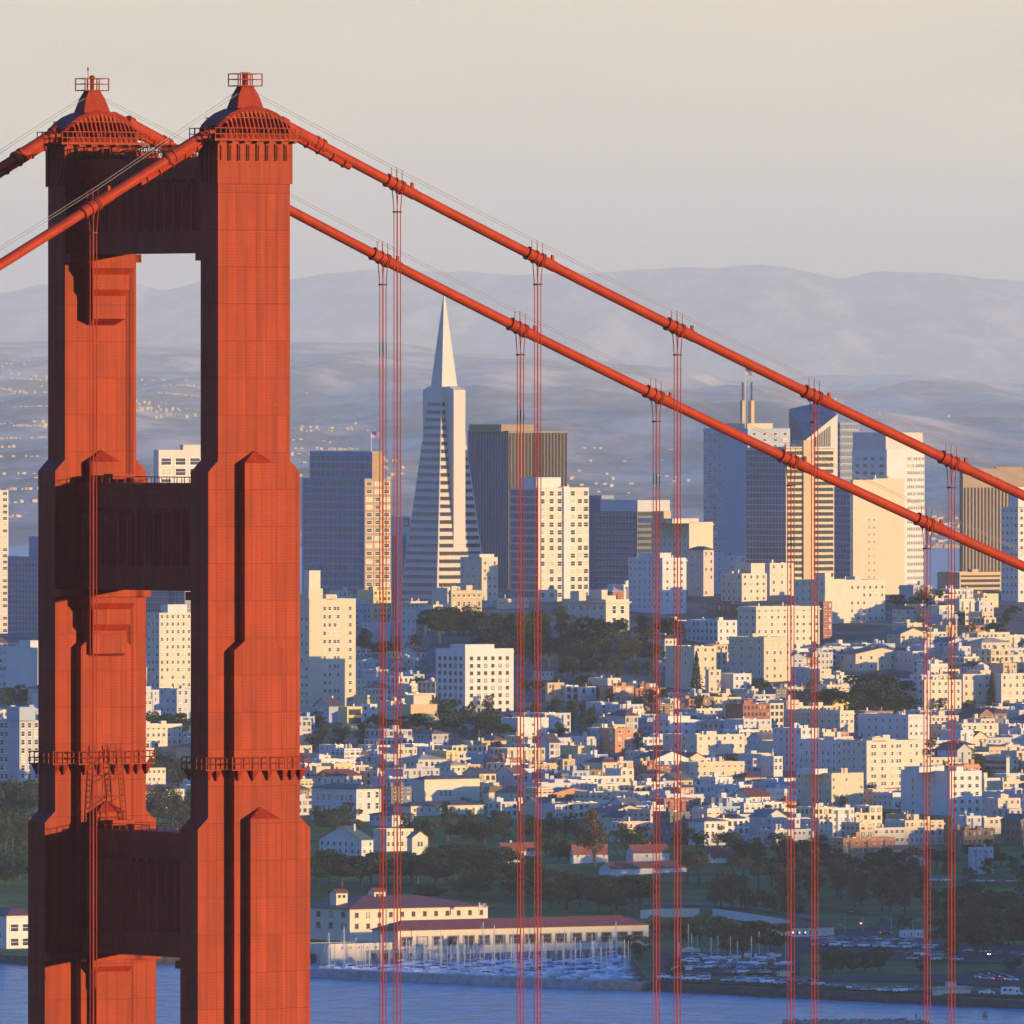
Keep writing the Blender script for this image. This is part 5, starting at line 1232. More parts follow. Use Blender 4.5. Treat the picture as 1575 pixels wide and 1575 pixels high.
tree(1525, 1108, 74, 'pine', 1.0, label='narrow pine tree standing before the sunlit apartments near the frame edge')
grove(6, 1368, 1470, 938, 962, 24, 40, ['cypress', 'broadleaf', 'eucalyptus'], 1.2); grove(4, 1490, 1575, 950, 985, 20, 30, ['broadleaf', 'cypress'], 1.2)
grove(7, 548, 655, 1000, 1022, 22, 36, ['broadleaf', 'rust', 'cypress'], 1.2); grove(5, 552, 650, 1046, 1075, 20, 30, ['broadleaf', 'cypress'], 1.3); grove(6, 480, 640, 1118, 1140, 22, 32, ['broadleaf', 'cypress'], 1.3)
grove(4, 1105, 1215, 1072, 1092, 20, 28, ['broadleaf', 'cypress'], 1.3)
# big dark cypress on the sunlit slope
tree(1345, 1102, 76, 'cypress', 1.25, label='huge dark spreading cypress on the sunlit slope'); tree(1312, 1106, 46, 'broadleaf', 1.3); tree(1330, 1103, 62, 'broadleaf', 1.15); tree(1364, 1103, 64, 'broadleaf', 1.2); tree(1388, 1106, 44, 'cypress', 1.4); tree(1280, 1098, 42, 'cypress', 1.2)
# slope trees
for x, y, h_, k_, w_ in ((700, 1128, 56, 'broadleaf', 1.3), (735, 1136, 54, 'broadleaf', 1.4), (762, 1142, 42, 'cypress', 1.4), (680, 1110, 40, 'broadleaf', 1.2), (560, 1150, 38, 'eucalyptus', 1.5), (590, 1152, 32, 'broadleaf', 1.4), (640, 1130, 36, 'cypress', 1.5), (665, 1140, 30, 'broadleaf', 1.3),
                     (855, 1118, 44, 'eucalyptus', 1.0), (880, 1122, 46, 'eucalyptus', 1.2), (905, 1124, 38, 'broadleaf', 1.2), (860, 1140, 30, 'broadleaf', 1.3), (1440, 1180, 46, 'broadleaf', 1.2), (1495, 1192, 44, 'broadleaf', 1.15), (1510, 1204, 34, 'cypress', 1.2), (1490, 1100, 26, 'broadleaf', 1.2), (1540, 1110, 30, 'rust', 1.3),
                     (1420, 950, 50, 'eucalyptus', 1.1), (1446, 948, 42, 'eucalyptus', 1.2), (1408, 952, 36, 'cypress', 1.1), (560, 1000, 36, 'rust', 1.0), (1020, 1100, 36, 'broadleaf', 1.2), (1075, 1110, 40, 'eucalyptus', 1.2), (1110, 1100, 32, 'broadleaf', 1.3), (1160, 1090, 34, 'cypress', 1.2), (1170, 1070, 30, 'broadleaf', 1.2),
                     (1560, 1000, 26, 'cypress', 1.3), (1255, 1070, 26, 'broadleaf', 1.2), (660, 1228, 22, 'cypress', 1.2), (765, 1165, 26, 'rust', 1.2), (720, 1165, 24, 'broadleaf', 1.3), (940, 1185, 26, 'broadleaf', 1.3), (1080, 1228, 28, 'broadleaf', 1.3), (890, 1214, 26, 'rust', 1.3), (1200, 1228, 26, 'broadleaf', 1.3), (1540, 1262, 26, 'broadleaf', 1.3), (1010, 1225, 30, 'cypress', 1.0)):
    tree(x, y, h_, k_, w_)
# between and beyond the tower legs
grove(6, 226, 296, 1135, 1150, 36, 48, ['cypress', 'broadleaf'], 1.2); grove(5, 226, 296, 1195, 1215, 38, 52, ['eucalyptus', 'broadleaf'], 1.2); grove(5, 226, 296, 1240, 1285, 52, 66, ['eucalyptus', 'broadleaf'], 1.1)
grove(6, -8, 62, 1255, 1270, 52, 64, ['eucalyptus', 'broadleaf'], 1.1); grove(6, -8, 62, 1300, 1320, 52, 66, ['eucalyptus', 'broadleaf'], 1.1); grove(5, -8, 62, 1345, 1368, 48, 58, ['cypress', 'broadleaf'], 1.1)
grove(3, -5, 60, 1085, 1092, 30, 40, ['cypress', 'broadleaf'], 1.1)
# the park: cypress rows and clumps
grove(8, 478, 640, 1358, 1368, 48, 60, ['cypress'], 1.25)
grove(9, 640, 830, 1356, 1376, 46, 60, ['cypress'], 1.3)
grove(9, 830, 1000, 1390, 1410, 50, 66, ['cypress'], 1.3)
grove(5, 660, 780, 1322, 1340, 34, 44, ['cypress', 'broadleaf'], 1.3)
grove(7, 625, 790, 1292, 1306, 40, 54, ['broadleaf', 'eucalyptus', 'cypress'], 1.25)
grove(5, 795, 900, 1286, 1296, 26, 36, ['broadleaf'], 1.3); grove(3, 840, 880, 1318, 1326, 34, 40, ['broadleaf'], 1.2)
grove(4, 478, 540, 1262, 1275, 26, 34, ['broadleaf'], 1.4)
tree(914, 1334, 90, 'rust', .95, label='tall dark tree with rust red lower crown before the white cottages')
grove(3, 940, 1000, 1300, 1312, 34, 44, ['broadleaf'], 1.3); grove(5, 1040, 1130, 1296, 1312, 30, 38, ['broadleaf', 'cypress'], 1.3); grove(3, 1135, 1175, 1322, 1330, 36, 44, ['broadleaf'], 1.2)
for x, y, h_ in ((1058, 1362, 62), (1075, 1364, 64), (1128, 1352, 42), (1143, 1356, 44), (1167, 1372, 54)): tree(x, y, h_, 'palm', 1.0)
grove(4, 1095, 1145, 1396, 1404, 50, 60, ['cypress', 'eucalyptus'], 1.1)
grove(5, 1190, 1290, 1322, 1345, 40, 52, ['broadleaf', 'cypress'], 1.3)
grove(6, 1190, 1310, 1372, 1392, 52, 66, ['eucalyptus', 'rust'], 1.15); grove(6, 1300, 1425, 1390, 1406, 58, 76, ['rust', 'eucalyptus'], 1.15)
grove(4, 1300, 1330, 1322, 1330, 26, 34, ['broadleaf']); grove(3, 1360, 1400, 1330, 1338, 30, 36, ['broadleaf'], 1.1)
grove(6, 1160, 1240, 1398, 1412, 24, 34, ['broadleaf'], 1.5)
grove(5, 1440, 1590, 1345, 1360, 26, 34, ['broadleaf', 'rust'], 1.2); grove(6, 1440, 1590, 1384, 1396, 26, 36, ['broadleaf', 'cypress'], 1.3)
grove(5, 1450, 1525, 1462, 1476, 62, 76, ['broadleaf', 'cypress'], 1.0); grove(4, 1545, 1590, 1450, 1466, 56, 66, ['broadleaf', 'cypress'], 1.0)
grove(3, 1375, 1400, 1424, 1430, 16, 22, ['broadleaf'], 1.3)
grove(9, 640, 1000, 1378, 1392, 34, 46, ['cypress', 'broadleaf'], 1.4); grove(9, 1180, 1430, 1350, 1366, 42, 56, ['eucalyptus', 'broadleaf', 'rust', 'cypress'], 1.2); grove(8, 1430, 1590, 1404, 1420, 30, 44, ['broadleaf', 'cypress'], 1.3); grove(6, 1455, 1590, 1428, 1446, 44, 56, ['broadleaf', 'eucalyptus'], 1.2)
grove(7, 1400, 1590, 1322, 1336, 26, 36, ['broadleaf', 'cypress'], 1.2)
# waterfront clumps
grove(4, 1105, 1195, 1470, 1482, 58, 68, ['broadleaf', 'cypress'], 1.15); grove(4, 1055, 1130, 1442, 1452, 38, 48, ['broadleaf'], 1.3); grove(3, 1010, 1050, 1438, 1446, 30, 36, ['broadleaf'], 1.3)
tree(1038, 1503, 34, 'broadleaf', 1.4); tree(985, 1478, 40, 'broadleaf', 1.1); tree(966, 1458, 22, 'broadleaf', 1.2)
grove(3, 1262, 1312, 1494, 1500, 36, 42, ['broadleaf'], 1.3); tree(1352, 1495, 44, 'broadleaf', 1.3); tree(1330, 1494, 34, 'broadleaf', 1.2); tree(1415, 1496, 18, 'broadleaf', 1.2); tree(1558, 1498, 28, 'broadleaf', 1.5)
# scattered yard trees among the houses
for i in range(420):
    px, py = trg.uniform(470, 1580), trg.uniform(1060, 1290); Y = ground_Y(px, py); c = P(px, 0, Y)
    if not free((c.x - .8, Y - .8, 0), 1.6, 1.6, .3) or any(a - 6 < px < b_ + 6 and t < py < f_ + 14 and Yl > Y for a, b_, t, f_, Yl in BLD): continue
    tree(px, py, trg.uniform(16, 30), trg.choice(['broadleaf', 'cypress', 'rust', 'broadleaf', 'eucalyptus']), 1.25, Y)
    take((c.x - 3, Y - 3, 0), 6, 6)
# ------------------------------------------------------------------ marina: breakwater, boats
def wall_run(name, pts, wdt, h0, m, label, cat):
    """a wall standing along photo points of its waterline"""
    ws = []
    for x, y in pts: Y = F * H / (y - Y0); ws.append(Vector(((x - CX) * Y / F, Y, 0)))
    b = MB()
    for a, c in zip(ws, ws[1:]):
        d = (c - a).normalized(); n_ = Vector((-d.y, d.x, 0)) * wdt
        if n_.y < 0: n_ = -n_
        b.loft([a - Vector((0, 0, 1)), c - Vector((0, 0, 1)), c + n_ - Vector((0, 0, 1)), a + n_ - Vector((0, 0, 1))], [a + n_ * .12 + Vector((0, 0, h0)), c + n_ * .12 + Vector((0, 0, h0)), c + n_ * .9 + Vector((0, 0, h0)), a + n_ * .9 + Vector((0, 0, h0))])
    return tag(b.build(name, m), label, cat)
wall_run('breakwater', [(380, 1499), (478, 1503), (600, 1509), (720, 1514), (835, 1519), (903, 1522)], 9, 2.9, M_CONC, 'long weathered grey concrete breakwater in front of the moored boats', 'breakwater')
wall_run('breakwater', [(904, 1522), (985, 1524)], 12, 2.7, mat('rusty_concrete', (.36, .26, .17), .9, var=.35, vscale=.5), 'short rust stained end of the breakwater beside the boat ramp', 'breakwater')
# arched quay under the warehouse
q = MB(); Yq = 5718
for i in range(12):
    xa = P(440 + i * 20, 0, Yq).x; xb = P(448 + i * 20, 0, Yq).x; q.box(xa, xb, Yq - 4, Yq + 6, -1, 3.2)
q.box(P(432, 0, Yq).x, P(690, 0, Yq).x, Yq - 4, Yq + 8, 3.2, 4.2)
tag(q.build('quay', M_CONC), 'old stone quay on dark arches under the cream quay building', 'quay')
q = MB(); a, c = P(690, 1484, 5700), P(1004, 1470, 5795)
q.loft([(a.x, 5690, -1), (c.x, 5772, -1), (c.x, 5778, -1), (a.x, 5696, -1)], [(a.x, 5690, 3.4), (c.x, 5772, 3.4), (c.x, 5778, 3.4), (a.x, 5696, 3.4)])
for i in range(26):
    f = i / 25; x = a.x + (c.x - a.x) * f; y = 5690 + 82 * f - .5; q.box(x - .25, x + .25, y - .4, y, -1, 3.6)
tag(q.build('quay', mat('dark_quay_face', (.14, .13, .12), .9, var=.3)), 'dark piled quay face below the long pier shed', 'quay')
HULL = {'white': mat('white_gelcoat', (.75, .75, .74), .3, var=.04), 'blue': mat('blue_hull_paint', (.05, .10, .28), .35), 'cream': mat('cream_hull_paint', (.62, .56, .42), .35)}
M_COVER = {'blue': mat('blue_canvas', (.03, .09, .34), .8), 'white': mat('white_canvas', (.6, .6, .6), .8), 'green': mat('green_canvas', (.04, .14, .11), .8)}
M_MAST = mat('aluminium_mast', (.6, .6, .61), .4, var=.05)
def hull_mesh(L_, B, Hh, m, nm):
    b = MB(); st = []
    for f, w, zz in ((0, .72, .0), (.25, .95, .02), (.5, 1.0, 0), (.75, .78, .08), (.92, .36, .2), (1.0, .03, .3)):
        x = -L_ / 2 + L_ * f; y = B / 2 * w; d = Hh * (1 + zz)
        st.append([(x, -y, d), (x, -y * .75, -.25), (x, y * .75, -.25), (x, y, d)])
    for r0, r1 in zip(st, st[1:]): b.loft(r0, r1, 0, cap=False)
    b.face(st[0][::-1])
    return b.mesh(nm, m)
def boat_proto(kind, hc, cc):
    root = empty('sailing_boat' if kind == 's' else 'motor_boat', (0, 0, 0), 0, None, 'boat', 'boats moored in the marina')
    L_ = 10.0; link('hull', hull_mesh(L_, 3.1, 1.15, HULL[hc], 'hull'), root)
    b = MB()
    if kind == 's':
        b.frus((-1.6, 2.6, -.95, .95), 1.1, (-1.2, 2.0, -.7, .7), 1.75); b.build('cabin', HULL['white'], root)
        b = MB(); b.tube([(1.2, 0, 1.0), (1.2, 0, 12.2)], [.13, .10], 6); b.tube([(1.2, -1.0, 8.6), (1.2, 1.0, 8.6)], .04, 4)
        for e in ((4.8, 0), (-4.8, 0), (1.0, 1.4), (1.0, -1.4)): b.tube([(1.2, 0, 12.1), (e[0], e[1], 1.2)], .02, 3)
        b.build('mast', M_MAST, root)
        b = MB(); b.tube([(1.1, 0, 2.6), (-1.5, 0, 2.75), (-3.3, 0, 2.55)], [.28, .24, .14], 7); b.build('sail_cover', M_COVER[cc], root)
    else:
        b.frus((-2.8, 2.2, -1.2, 1.2), 1.1, (-2.6, 1.2, -1.05, 1.05), 2.5); b.frus((-2.0, .6, -.95, .95), 2.5, (-1.9, .3, -.85, .85), 2.62); b.build('cabin', HULL['white'], root)
        b = MB(); b.box(-2.2, 1.0, -1.18, 1.18, 1.75, 2.3); b.build('cabin_window', M_GLASS, root)
        b = MB(); b.tube([(-1, 0, 2.6), (-1.1, 0, 4.4)], .05, 5); b.build('mast', M_MAST, root)
    remember(root); return root
BP = [('s', 'white', 'blue'), ('s', 'white', 'white'), ('s', 'blue', 'blue'), ('s', 'cream', 'green'), ('m', 'white', 'blue')]
BPR = [boat_proto(*k) for k in BP]
BDESC = ['white sailing boat with blue sail cover', 'white sailing boat with pale sail cover', 'dark blue hulled sailing boat', 'cream hulled sailing boat with green cover', 'white motor boat with cabin']
brg = random.Random(12); used = set(); nb = 0
def boat(px, py, k=None, rot=None):
    Y = F * (H - .1) / (py - Y0); X = (px - CX) * Y / F
    k = brg.choice([0, 0, 0, 1, 1, 2, 3, 4]) if k is None else k
    if k in used: o = copy_tree(BPR[k])
    else: o = BPR[k]; used.add(k)
    s = brg.uniform(.72, 1.12); o.location = (X, Y, 0.05); o.scale = (s, s, s * brg.uniform(.7, 1.1)); o.rotation_euler = (0, 0, rot if rot is not None else ROT + brg.choice([0, math.pi]) + brg.uniform(-.06, .06))
    AUTO.append((o, BDESC[k], px, py))
for r in range(9):
    f = r / 8
    for i in range(19):
        px = 505 + 470 * (i + brg.uniform(.1, .9)) / 19
        top_, bot_ = np.interp(px, [478, 700, 960], [1484, 1479, 1472]), np.interp(px, [478, 720, 905, 985], [1494, 1503, 1511, 1513])
        if px < 620 and r < 5: continue
        if brg.random() < .12: continue
        py = top_ + (bot_ - top_) * (.12 + .82 * f) + brg.uniform(-.6, .6)
        boat(px, py)
for px, py in ((1100, 1478), (1120, 1484), (1146, 1476), (1076, 1474), (1172, 1480), (1060, 1482), (1090, 1488), (1130, 1492), (1160, 1488), (1185, 1474), (1062, 1466), (1048, 1494), (1205, 1486)):      # boats laid up ashore in the boat yard
    Y = ground_Y(px, py); n0 = len(AUTO); boat(px, py); o = AUTO[-1][0]; c = P(px, 0, Y); o.location = (c.x, Y, gz(c.x, Y) + .5); AUTO[-1] = (o, AUTO[-1][1].replace('sailing boat', 'yacht') + ' ashore', px, py)
dk = MB()                                                     # floating docks
for r in range(5):
    f = r / 4; pa, pb = (640, 1481 + 16 * f), (975, 1475 + 34 * f)
    Ya, Yb = F * H / (pa[1] - Y0), F * H / (pb[1] - Y0); A_, B_ = P(pa[0], 0, Ya), P(pb[0], 0, Yb)
    d = MB(); d.loft([(A_.x, Ya, -.3), (B_.x, Yb, -.3), (B_.x, Yb + 2, -.3), (A_.x, Ya + 2, -.3)], [(A_.x, Ya, .45), (B_.x, Yb, .45), (B_.x, Yb + 2, .45), (A_.x, Ya + 2, .45)])
    o = d.build('dock', mat('grey_dock_boards', (.25, .24, .22), .9)); AUTO.append((tag(o, None, 'dock', 'floating docks of the marina'), ['innermost', 'second', 'middle', 'fourth', 'outermost'][r] + ' floating grey boat dock of the marina', None, None))
# ------------------------------------------------------------------ cars, lamps and small things of the waterfront
CARC = {'white': (.72, .72, .72), 'silver': (.42, .43, .45), 'dark': (.03, .03, .035), 'blue': (.05, .09, .2), 'red': (.32, .025, .02), 'grey': (.16, .17, .18), 'beige': (.45, .38, .28)}
M_TYRE = mat('tyre_rubber', (.02, .02, .02), .9)
M_TAIL = mat('lit_tail_lamp', (.4, .01, .01), .4, emit=((1, .05, .03), 9)); M_HEADL = mat('lit_head_lamp', (.8, .8, .75), .3, emit=((1, .95, .8), 2.5))
def car_mesh(cn, kind, lit=0):
    b = MB(); L_, Wd = (4.5, 1.8) if kind == 'sedan' else (4.8, 1.95); hz = 0 if kind == 'sedan' else .3
    b.frus((-L_ / 2, L_ / 2, -Wd / 2 + .05, Wd / 2 - .05), .32, (-L_ / 2 + .03, L_ / 2 - .06, -Wd / 2, Wd / 2), .62, 0); b.frus((-L_ / 2 + .03, L_ / 2 - .06, -Wd / 2, Wd / 2), .62, (-L_ / 2 + .1, L_ / 2 - .25, -Wd / 2 + .06, Wd / 2 - .06), .92 + hz, 0)
    b.frus((-L_ / 2 + .3, 1.05, -Wd / 2 + .08, Wd / 2 - .08), .921 + hz, (-L_ / 2 + .85 if kind == 'sedan' else -L_ / 2 + .45, .25, -Wd / 2 + .25, Wd / 2 - .25), 1.40 + hz * 1.3, 1)
    b.box(-L_ / 2 + .9, .2, -Wd / 2 + .27, Wd / 2 - .27, 1.401 + hz * 1.3, 1.46 + hz * 1.3, 0)
    for x in (-1.35, 1.35):
        for y in (-Wd / 2, Wd / 2 - .2): b.tube([(x, y, .33), (x, y + .2, .33)], .33, 10, 2)
    for y in (-.65, .65):
        b.box(L_ / 2 - .1, L_ / 2 - .02, y - .18, y + .18, .55, .75, 3); b.box(-L_ / 2 - .0, -L_ / 2 + .06, y - .2, y + .2, .6, .82, 4)
    return b.mesh('car_' + cn, [mat('car_paint_' + cn, CARC[cn], .25, var=.02, spec=.6), M_GLASS, M_TYRE, M_HEADL if lit == 2 else HULL['white'], M_TAIL if lit == 1 else mat('red_lens', (.25, .02, .02), .3)])
CARM = {(c_, k_): car_mesh(c_, k_) for c_ in CARC for k_ in ('sedan', 'wagon')}
crg = random.Random(5)
def car(px, py, rot=None, cn=None, kind=None, lit=0):
    cn = cn or crg.choice(['white', 'white', 'silver', 'silver', 'dark', 'blue', 'red', 'grey', 'grey', 'beige', 'white']); kind = kind or crg.choice(['sedan', 'sedan', 'wagon'])
    Y = ground_Y(px, py); c = P(px, 0, Y); me = CARM[(cn, kind)] if not lit else car_mesh(cn, kind, lit)
    o = link('parked_car' if not lit else 'car', me, None, (c.x, Y, gz(c.x, Y) + .56), rot if rot is not None else ROT + crg.choice([0, math.pi]) + crg.uniform(-.1, .1))
    tag(o, None, 'car', 'cars on the waterfront lots and roads')
    AUTO.append((o, f'{cn} {"saloon car" if kind == "sedan" else "tall estate car"}' + (' with red tail lamps lit' if lit == 1 else ' with headlamps lit' if lit == 2 else ''), px, py - 3))
def row_of_cars(n, x0, y0, x1, y1, skip=.15, rot=None, jit=1.0):
    for i in range(n):
        if crg.random() < skip: continue
        f = (i + .5) / n; car(x0 + (x1 - x0) * f + crg.uniform(-2, 2), y0 + (y1 - y0) * f + crg.uniform(-.4, .4) * jit, rot)
row_of_cars(14, 1010, 1508, 1290, 1520.5, .1, None); row_of_cars(12, 1020, 1505.5, 1240, 1514.5, .2)
row_of_cars(9, 1285, 1523, 1452, 1529, .3)
row_of_cars(11, 1060, 1492, 1200, 1494, .15); row_of_cars(10, 1050, 1484, 1190, 1486, .2); row_of_cars(8, 1060, 1476, 1180, 1476, .25)
row_of_cars(13, 1248, 1448, 1420, 1451, .12); row_of_cars(13, 1262, 1453, 1440, 1459, .15); row_of_cars(8, 1330, 1458.5, 1450, 1463.5, .2); row_of_cars(9, 1360, 1468, 1468, 1476, .2); row_of_cars(7, 1380, 1478, 1480, 1481, .3); row_of_cars(5, 1480, 1466, 1590, 1474, .2)
row_of_cars(12, 1255, 1457.5, 1330, 1460, .2); row_of_cars(12, 1105, 1500, 1240, 1501, .2); row_of_cars(10, 1300, 1526, 1430, 1529.5, .35)
row_of_cars(9, 1432, 1358, 1560, 1361, .1)
row_of_cars(4, 700, 1331, 745, 1332, .1)
for x, y, c_, l_ in ((1510, 1508, 'white', 0), (1518, 1510, 'silver', 1), (1526, 1508, 'red', 1), (1532, 1503, 'dark', 1), (1540, 1511, 'grey', 1), (1548, 1508, 'dark', 1), (1556, 1512, 'white', 1), (1529, 1473, 'dark', 2), (1364, 1440, 'dark', 1), (1240, 1511.5, 'blue', 0)): car(x, y, ROT + math.pi if l_ == 2 else -.5, c_, 'sedan', l_)
def pickup(px, py):
    Y = ground_Y(px, py); c = P(px, 0, Y); root = empty('pickup_truck', (c.x, Y, gz(c.x, Y) + .6), -.15, 'white pickup truck parked by the sea wall beyond the harbour office', 'pickup truck')
    b = MB(); b.frus((-2.7, 2.7, -.95, .95), .45, (-2.65, 2.6, -.95, .95), 1.05); b.box(-2.65, -.4, -.95, -.85, 1.05, 1.35); b.box(-2.65, -.4, .85, .95, 1.05, 1.35); b.frus((-.4, 1.3, -.93, .93), 1.051, (-.25, .7, -.75, .75), 1.8); b.build('body', mat('car_paint_white', CARC['white']), root)
    b = MB(); b.box(-.1, .72, -.86, .86, 1.3, 1.65); b.build('cab_window', M_GLASS, root)
    for x in (-1.7, 1.7):
        for y in (-1, .8): b = MB(); b.tube([(x, y, .4), (x, y + .2, .4)], .4, 12); b.build('wheel', M_TYRE, root)
pickup(1518, 1533)
def camper(px, py):
    Y = ground_Y(px, py); c = P(px, 0, Y); root = empty('camper_van', (c.x, Y, gz(c.x, Y) + .6), -.15, 'white camper van with overcab bunk parked at the sea wall near the frame edge', 'camper van')
    b = MB(); b.box(-3.4, 1.4, -1.15, 1.15, .6, 3.0); b.box(1.4, 2.6, -1.1, 1.1, 2.0, 2.95); b.frus((1.4, 3.5, -1.0, 1.0), .5, (1.4, 3.4, -1.0, 1.0), 1.2); b.frus((1.4, 2.6, -.98, .98), 1.201, (1.4, 2.2, -.9, .9), 1.995); b.build('body', HULL['white'], root)
    for x in (-2.6, -.8): b = MB(); b.box(x, x + 1.0, -1.19, -1.152, 1.7, 2.4); b.build('window', M_GLASS, root)
    b = MB(); b.box(1.5, 2.25, -1.0, -.9, 1.35, 1.9); b.build('cab_window', M_GLASS, root)
    for x in (-2.0, 2.4):
        for y in (-1.15, .9): b = MB(); b.tube([(x, y, .4), (x, y + .25, .4)], .42, 12); b.build('wheel', M_TYRE, root)
camper(1556, 1535)
M_LAMPGLOW = mat('lit_lamp_head', (.8, .8, .7), .4, emit=((1, .75, .4), 0.9))
def street_lamp(px, py, hpx, label):
    Y = ground_Y(px, py); c = P(px, 0, Y); h = hpx * Y / F; root = empty('street_lamp', (c.x, Y, gz(c.x, Y)), 0, label, 'street lamp', 'street lamps along the park road')
    b = MB(); b.tube([(0, 0, -.3), (0, 0, h), (.6, 0, h + .35), (2.0, 0, h + .4)], [.14, .10, .07, .06], 7); b.build('pole', M_METAL, root)
    b = MB(); b.frus((1.8, 2.9, -.25, .25), h + .28, (1.9, 2.8, -.18, .18), h + .5); b.build('lamp_head', M_METAL, root)
    b = MB(); b.box(1.95, 2.75, -.17, .17, h + .2, h + .275); b.build('lens', HULL['white'], root)
for x, y, h_, l_ in ((1300, 1436, 32, 'street lamp beside the lamplit hall, at the start of the road bend'), (1371, 1434, 32, 'street lamp on the outside of the road bend'), (1404, 1442, 26, 'street lamp behind the flat white kiosk'), (1496, 1412, 12, 'small street lamp on the lawn in front of the dark park trees'), (720, 1334, 18, 'street lamp by the parked cars below the sunlit white gables'), (1283, 1450, 26, 'street lamp at the corner of the big parking lot')): street_lamp(x, y, h_, l_)
def signal(px, py):
    Y = ground_Y(px, py); c = P(px, 0, Y); root = empty('traffic_light', (c.x, Y, gz(c.x, Y)), 0, 'traffic light showing red with a green street sign at the road bend', 'traffic light')
    b = MB(); b.tube([(0, 0, -.2), (0, 0, 6.0)], .1, 7); b.build('pole', M_METAL, root)
    b = MB(); b.box(-.9, -.4, -.25, .2, 2.6, 4.0); b.build('signal_head', mat('signal_black', (.02, .02, .02)), root)
    b = MB(); b.tube([(-.65, -.3, 3.65), (-.65, -.251, 3.65)], .22, 12); b.build('red_lens', mat('lit_red_signal', (.5, .02, .01), emit=((1, .06, .03), 12)), root)
    b = MB(); b.box(-.1, 2.4, -.06, .0, 4.7, 5.3); b.build('street_sign', mat('green_sign', (.02, .22, .12)), root)
signal(1327, 1436)
# long pale retaining wall climbing through the park edge
def park_wall(pts, h, th, m, label, cat):
    b = MB(); ws = []
    for x, y in pts: Y = ground_Y(x, y); c = P(x, 0, Y); ws.append(Vector((c.x, Y, gz(c.x, Y))))
    for a, c in zip(ws, ws[1:]):
        n_ = Vector((0, th, 0)); dn, up = Vector((0, 0, -2)), Vector((0, 0, h))
        b.loft([a + dn, c + dn, c + n_ + dn, a + n_ + dn], [a + up, c + up, c + n_ + up, a + n_ + up])
    return tag(b.build('retaining_wall', m), label, cat)
park_wall([(985, 1414), (1010, 1412), (1076, 1411)], 3.2, 1.5, WALL['ivory'], 'pale retaining wall end beside the long pier shed', 'wall')
park_wall([(1096, 1410), (1140, 1416), (1200, 1426), (1215, 1430)], 3.0, 1.2, WALL['bright white'], 'long pale retaining wall sloping down to the lamplit hall', 'wall')
lp = MB()
for k_ in range(4):
    Y = ground_Y(1190, 1444) - 1.5
for x in (1178, 1219, 1229, 1238):
    Y = ground_Y(x, 1443); c = P(x, 1433, Y); b = MB()
    b.box(c.x - .22, c.x + .22, -.2 + Y - 9, Y - 8.6, c.z - .2, c.z + .22); b.box(c.x - .05, c.x + .05, Y - 8.6, Y + 30 if False else Y - 8.0, c.z - .05, c.z + .05)
    b.tube([(c.x, Y - 8.8, gz(c.x, Y - 9)), (c.x, Y - 8.8, c.z - .25)], .07, 6, 1)
    AUTO.append((tag(b.build('lamp_post', [M_LAMPGLOW, M_METAL]), None, 'lamp', 'lit lamps before the waterfront hall'), 'low lit lamp in front of the lamplit hall', x, 1433))
# rocky mole tip, fisherman and buoy at the bottom of the view
rk = MB(); rgx = random.Random(8); rk.frus((84, 134, 5164, 5180), -1, (88, 130, 5169, 5175), .8)
for i in range(70):
    f = rgx.random(); X = 86 + 46 * f; Yk = 5172 + rgx.uniform(-7, 7); r_ = rgx.uniform(.7, 1.6)
    ring = [(X + r_ * math.cos(t_) * rgx.uniform(.7, 1.2), Yk + r_ * math.sin(t_) * rgx.uniform(.7, 1.2)) for t_ in np.linspace(0, 5.2, 6)]
    z_ = 1.0 - abs(Yk - 5172) * .1; rk.loft([(a, c, -1) for a, c in ring], [(X + (a - X) * .55, Yk + (c - Yk) * .55, z_ + r_ * .4) for a, c in ring])
tag(rk.build('rocky_mole', mat('brown_rock', (.30, .23, .17), .95, var=.35, vscale=.8)), 'low brown rocky mole tip at the bottom of the view', 'mole')
pp = MB(); X, Yk, z_ = 128.5, 5172, 1.3
for sg in (-1, 1): pp.tube([(X + sg * .12, Yk, z_), (X + sg * .11, Yk, z_ + .45), (X + sg * .09, Yk, z_ + .9)], [.07, .08, .1], 8)
pp.tube([(X, Yk, z_ + .82), (X, Yk, z_ + 1.15), (X, Yk, z_ + 1.42), (X, Yk, z_ + 1.52)], [.19, .20, .22, .08], 10); pp.tube([(X, Yk, z_ + 1.5), (X, Yk, z_ + 1.6), (X, Yk, z_ + 1.72), (X, Yk, z_ + 1.8)], [.06, .11, .12, .05], 10)
for sg in (-1, 1): pp.tube([(X + sg * .22, Yk, z_ + 1.42), (X + sg * .30, Yk - .05, z_ + 1.12), (X + sg * .24, Yk - .28, z_ + .98)], [.06, .055, .045], 7)
tag(pp.build('person', mat('dark_jacket', (.04, .04, .05))), 'person in dark clothes standing on the rocky mole', 'person')
Yb_ = F * H / (1564 - Y0); xb_ = P(1515, 0, Yb_).x; bo = MB(); bo.tube([(xb_, Yb_, -.3), (xb_, Yb_, .3), (xb_, Yb_, 1.4), (xb_, Yb_, 1.7)], [.9, .9, .45, .3], 12)
tag(bo.build('buoy', mat('orange_buoy_paint', (.5, .2, .08))), 'orange channel buoy floating off the sea wall', 'buoy')
